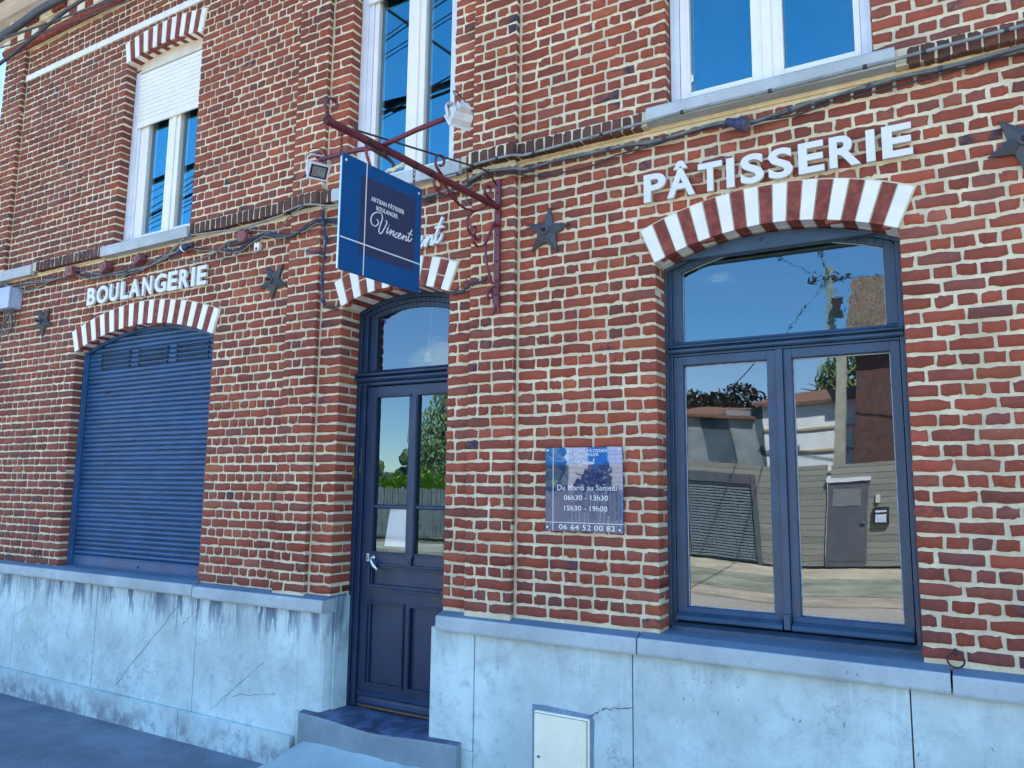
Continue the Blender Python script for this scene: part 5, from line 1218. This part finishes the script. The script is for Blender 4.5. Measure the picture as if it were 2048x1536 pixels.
tree('garden_tree', 'airy silver birch top between the shed and the concrete pole', (-4.2,-28,0), 8.0, [(0,0,6.0,.9,.9,1.5),(.5,0,7.0,.7,.7,.9),(-.5,0,6.2,.6,.6,.9)], 1300, .15, G1, 6, .6)
tree('garden_tree', 'leafy shrub-like tree against the white weatherboard house', (-11.5,-21.5,0), 3.0, [(0,0,1.7,.5,.5,.8),(.5,0,2.1,.25,.3,.7),(-.4,0,1.6,.3,.3,.6),(.9,0,1.3,.4,.4,.6)], 1500, .12, G2, 7, .5)
mb = MB(); leaves(mb, [(-38+1.3*i, -18.9+.2*math.sin(i*2.1), 1.5+.18*math.sin(i*1.7), 1.0, .6, .75+.12*math.sin(i*2.9)) for i in range(19)], 8000, .16, random.Random(9))
o = mb.build('hedge', [G3], top=True, recalc=False); tag(o, 'bright green clipped hedge showing over the picket fence', 'hedge')
mb = MB()
for i in range(46):
    x = -110+3.0*i+rj.uniform(-1,1); y = -72+rj.uniform(-7,7); h = rj.uniform(3.6,6.4); rr_ = random.Random(i)
    for k in range(10):
        c = Vector((x+rr_.uniform(-1.6,1.6), y+rr_.uniform(-1.6,1.6), h*rr_.uniform(.3,.95))); s = rr_.uniform(.7,1.5)
        bm = bmesh.new(); bmesh.ops.create_icosphere(bm, subdivisions=2, radius=s)
        mb.add([tuple(c+v.co*rr_.uniform(.75,1.25)) for v in bm.verts], [tuple(v.index for v in f.verts) for f in bm.faces]); bm.free()
o = mb.build('far_wood', [m_leaf('wood_leaf', (.05,.085,.03), (.09,.14,.05))], top=True, recalc=False); tag(o, 'far dark green wood along the horizon', 'wood', kind='stuff')

# ================================================================== SKY, SUN, CAMERA
SUN_EL, SUN_AZ = R(54), R(38)
W = bpy.data.worlds.new('World'); S.world = W; W.use_nodes = True; nt = W.node_tree; bg = nt.nodes['Background']
sk = nt.nodes.new('ShaderNodeTexSky'); sk.sky_type = 'NISHITA'; sk.sun_disc = False; sk.sun_elevation = SUN_EL; sk.sun_rotation = SUN_AZ; sk.ozone_density = 2.2; sk.air_density = 1.0; sk.dust_density = .2; sk.altitude = 2000
tc = nt.nodes.new('ShaderNodeTexCoord'); sp = nt.nodes.new('ShaderNodeSeparateXYZ'); nt.links.new(tc.outputs['Generated'], sp.inputs[0])
mp = nt.nodes.new('ShaderNodeMapping'); mp.inputs['Scale'].default_value = (1,1,2.6); mp.inputs['Location'].default_value = (.15,.6,.9); nt.links.new(tc.outputs['Generated'], mp.inputs[0])
cl = maprange(nt, noise(nt, 4.2, 7, .58, mp.outputs[0], .3), .60, .71)
band = math_(nt, 'MULTIPLY', maprange(nt, sp.outputs[2], .03, .12), maprange(nt, sp.outputs[2], .62, .28))
cl = math_(nt, 'MULTIPLY', math_(nt, 'MULTIPLY', cl, band), .5)
dk = maprange(nt, sp.outputs[2], .0, .42, .60, 1.0); hs = nt.nodes.new('ShaderNodeHueSaturation'); hs.inputs['Saturation'].default_value = 1.12; nt.links.new(sk.outputs[0], hs.inputs['Color'])
skc = mix(nt, 1, hs.outputs[0], dk, 'MULTIPLY')
nt.links.new(mix(nt, cl, skc, (5.2,5.4,5.6)), bg.inputs[0]); bg.inputs[1].default_value = .10
sl = bpy.data.lights.new('sun', 'SUN'); sl.energy = 3.2; sl.angle = R(.5); sl.color = (1,.95,.87); so = bpy.data.objects.new('sun', sl); COL.objects.link(so)
d = Vector((math.sin(SUN_AZ)*math.cos(SUN_EL), math.cos(SUN_AZ)*math.cos(SUN_EL), math.sin(SUN_EL))); so.rotation_euler = d.to_track_quat('Z','Y').to_euler(); so.location = (0,0,20)
cam = bpy.data.cameras.new('camera'); co = bpy.data.objects.new('camera', cam); COL.objects.link(co); S.camera = co
yaw, pit, rol = R(30.4135), R(7.6747), R(.6804)
f = Vector((-math.sin(yaw)*math.cos(pit), math.cos(yaw)*math.cos(pit), math.sin(pit))); r = Vector((math.cos(yaw), math.sin(yaw), 0)); u = r.cross(f)
r2 = r*math.cos(rol)+u*math.sin(rol); u2 = u*math.cos(rol)-r*math.sin(rol)
Mx = Matrix((r2, u2, -f)).transposed().to_4x4(); Mx.translation = Vector((0,-3.8,1.78)); co.matrix_world = Mx
cam.sensor_width = 36; cam.lens = 36*1543.6/2048; cam.clip_start = .05; cam.clip_end = 1000
S.view_settings.view_transform = 'Standard'; S.view_settings.look = 'None'; S.view_settings.exposure = 2.95; S.view_settings.gamma = 1
S.render.resolution_x = 1024; S.render.resolution_y = 768
S.cycles.max_bounces = 8; S.cycles.transparent_max_bounces = 12; S.cycles.caustics_reflective = False; S.cycles.caustics_refractive = False
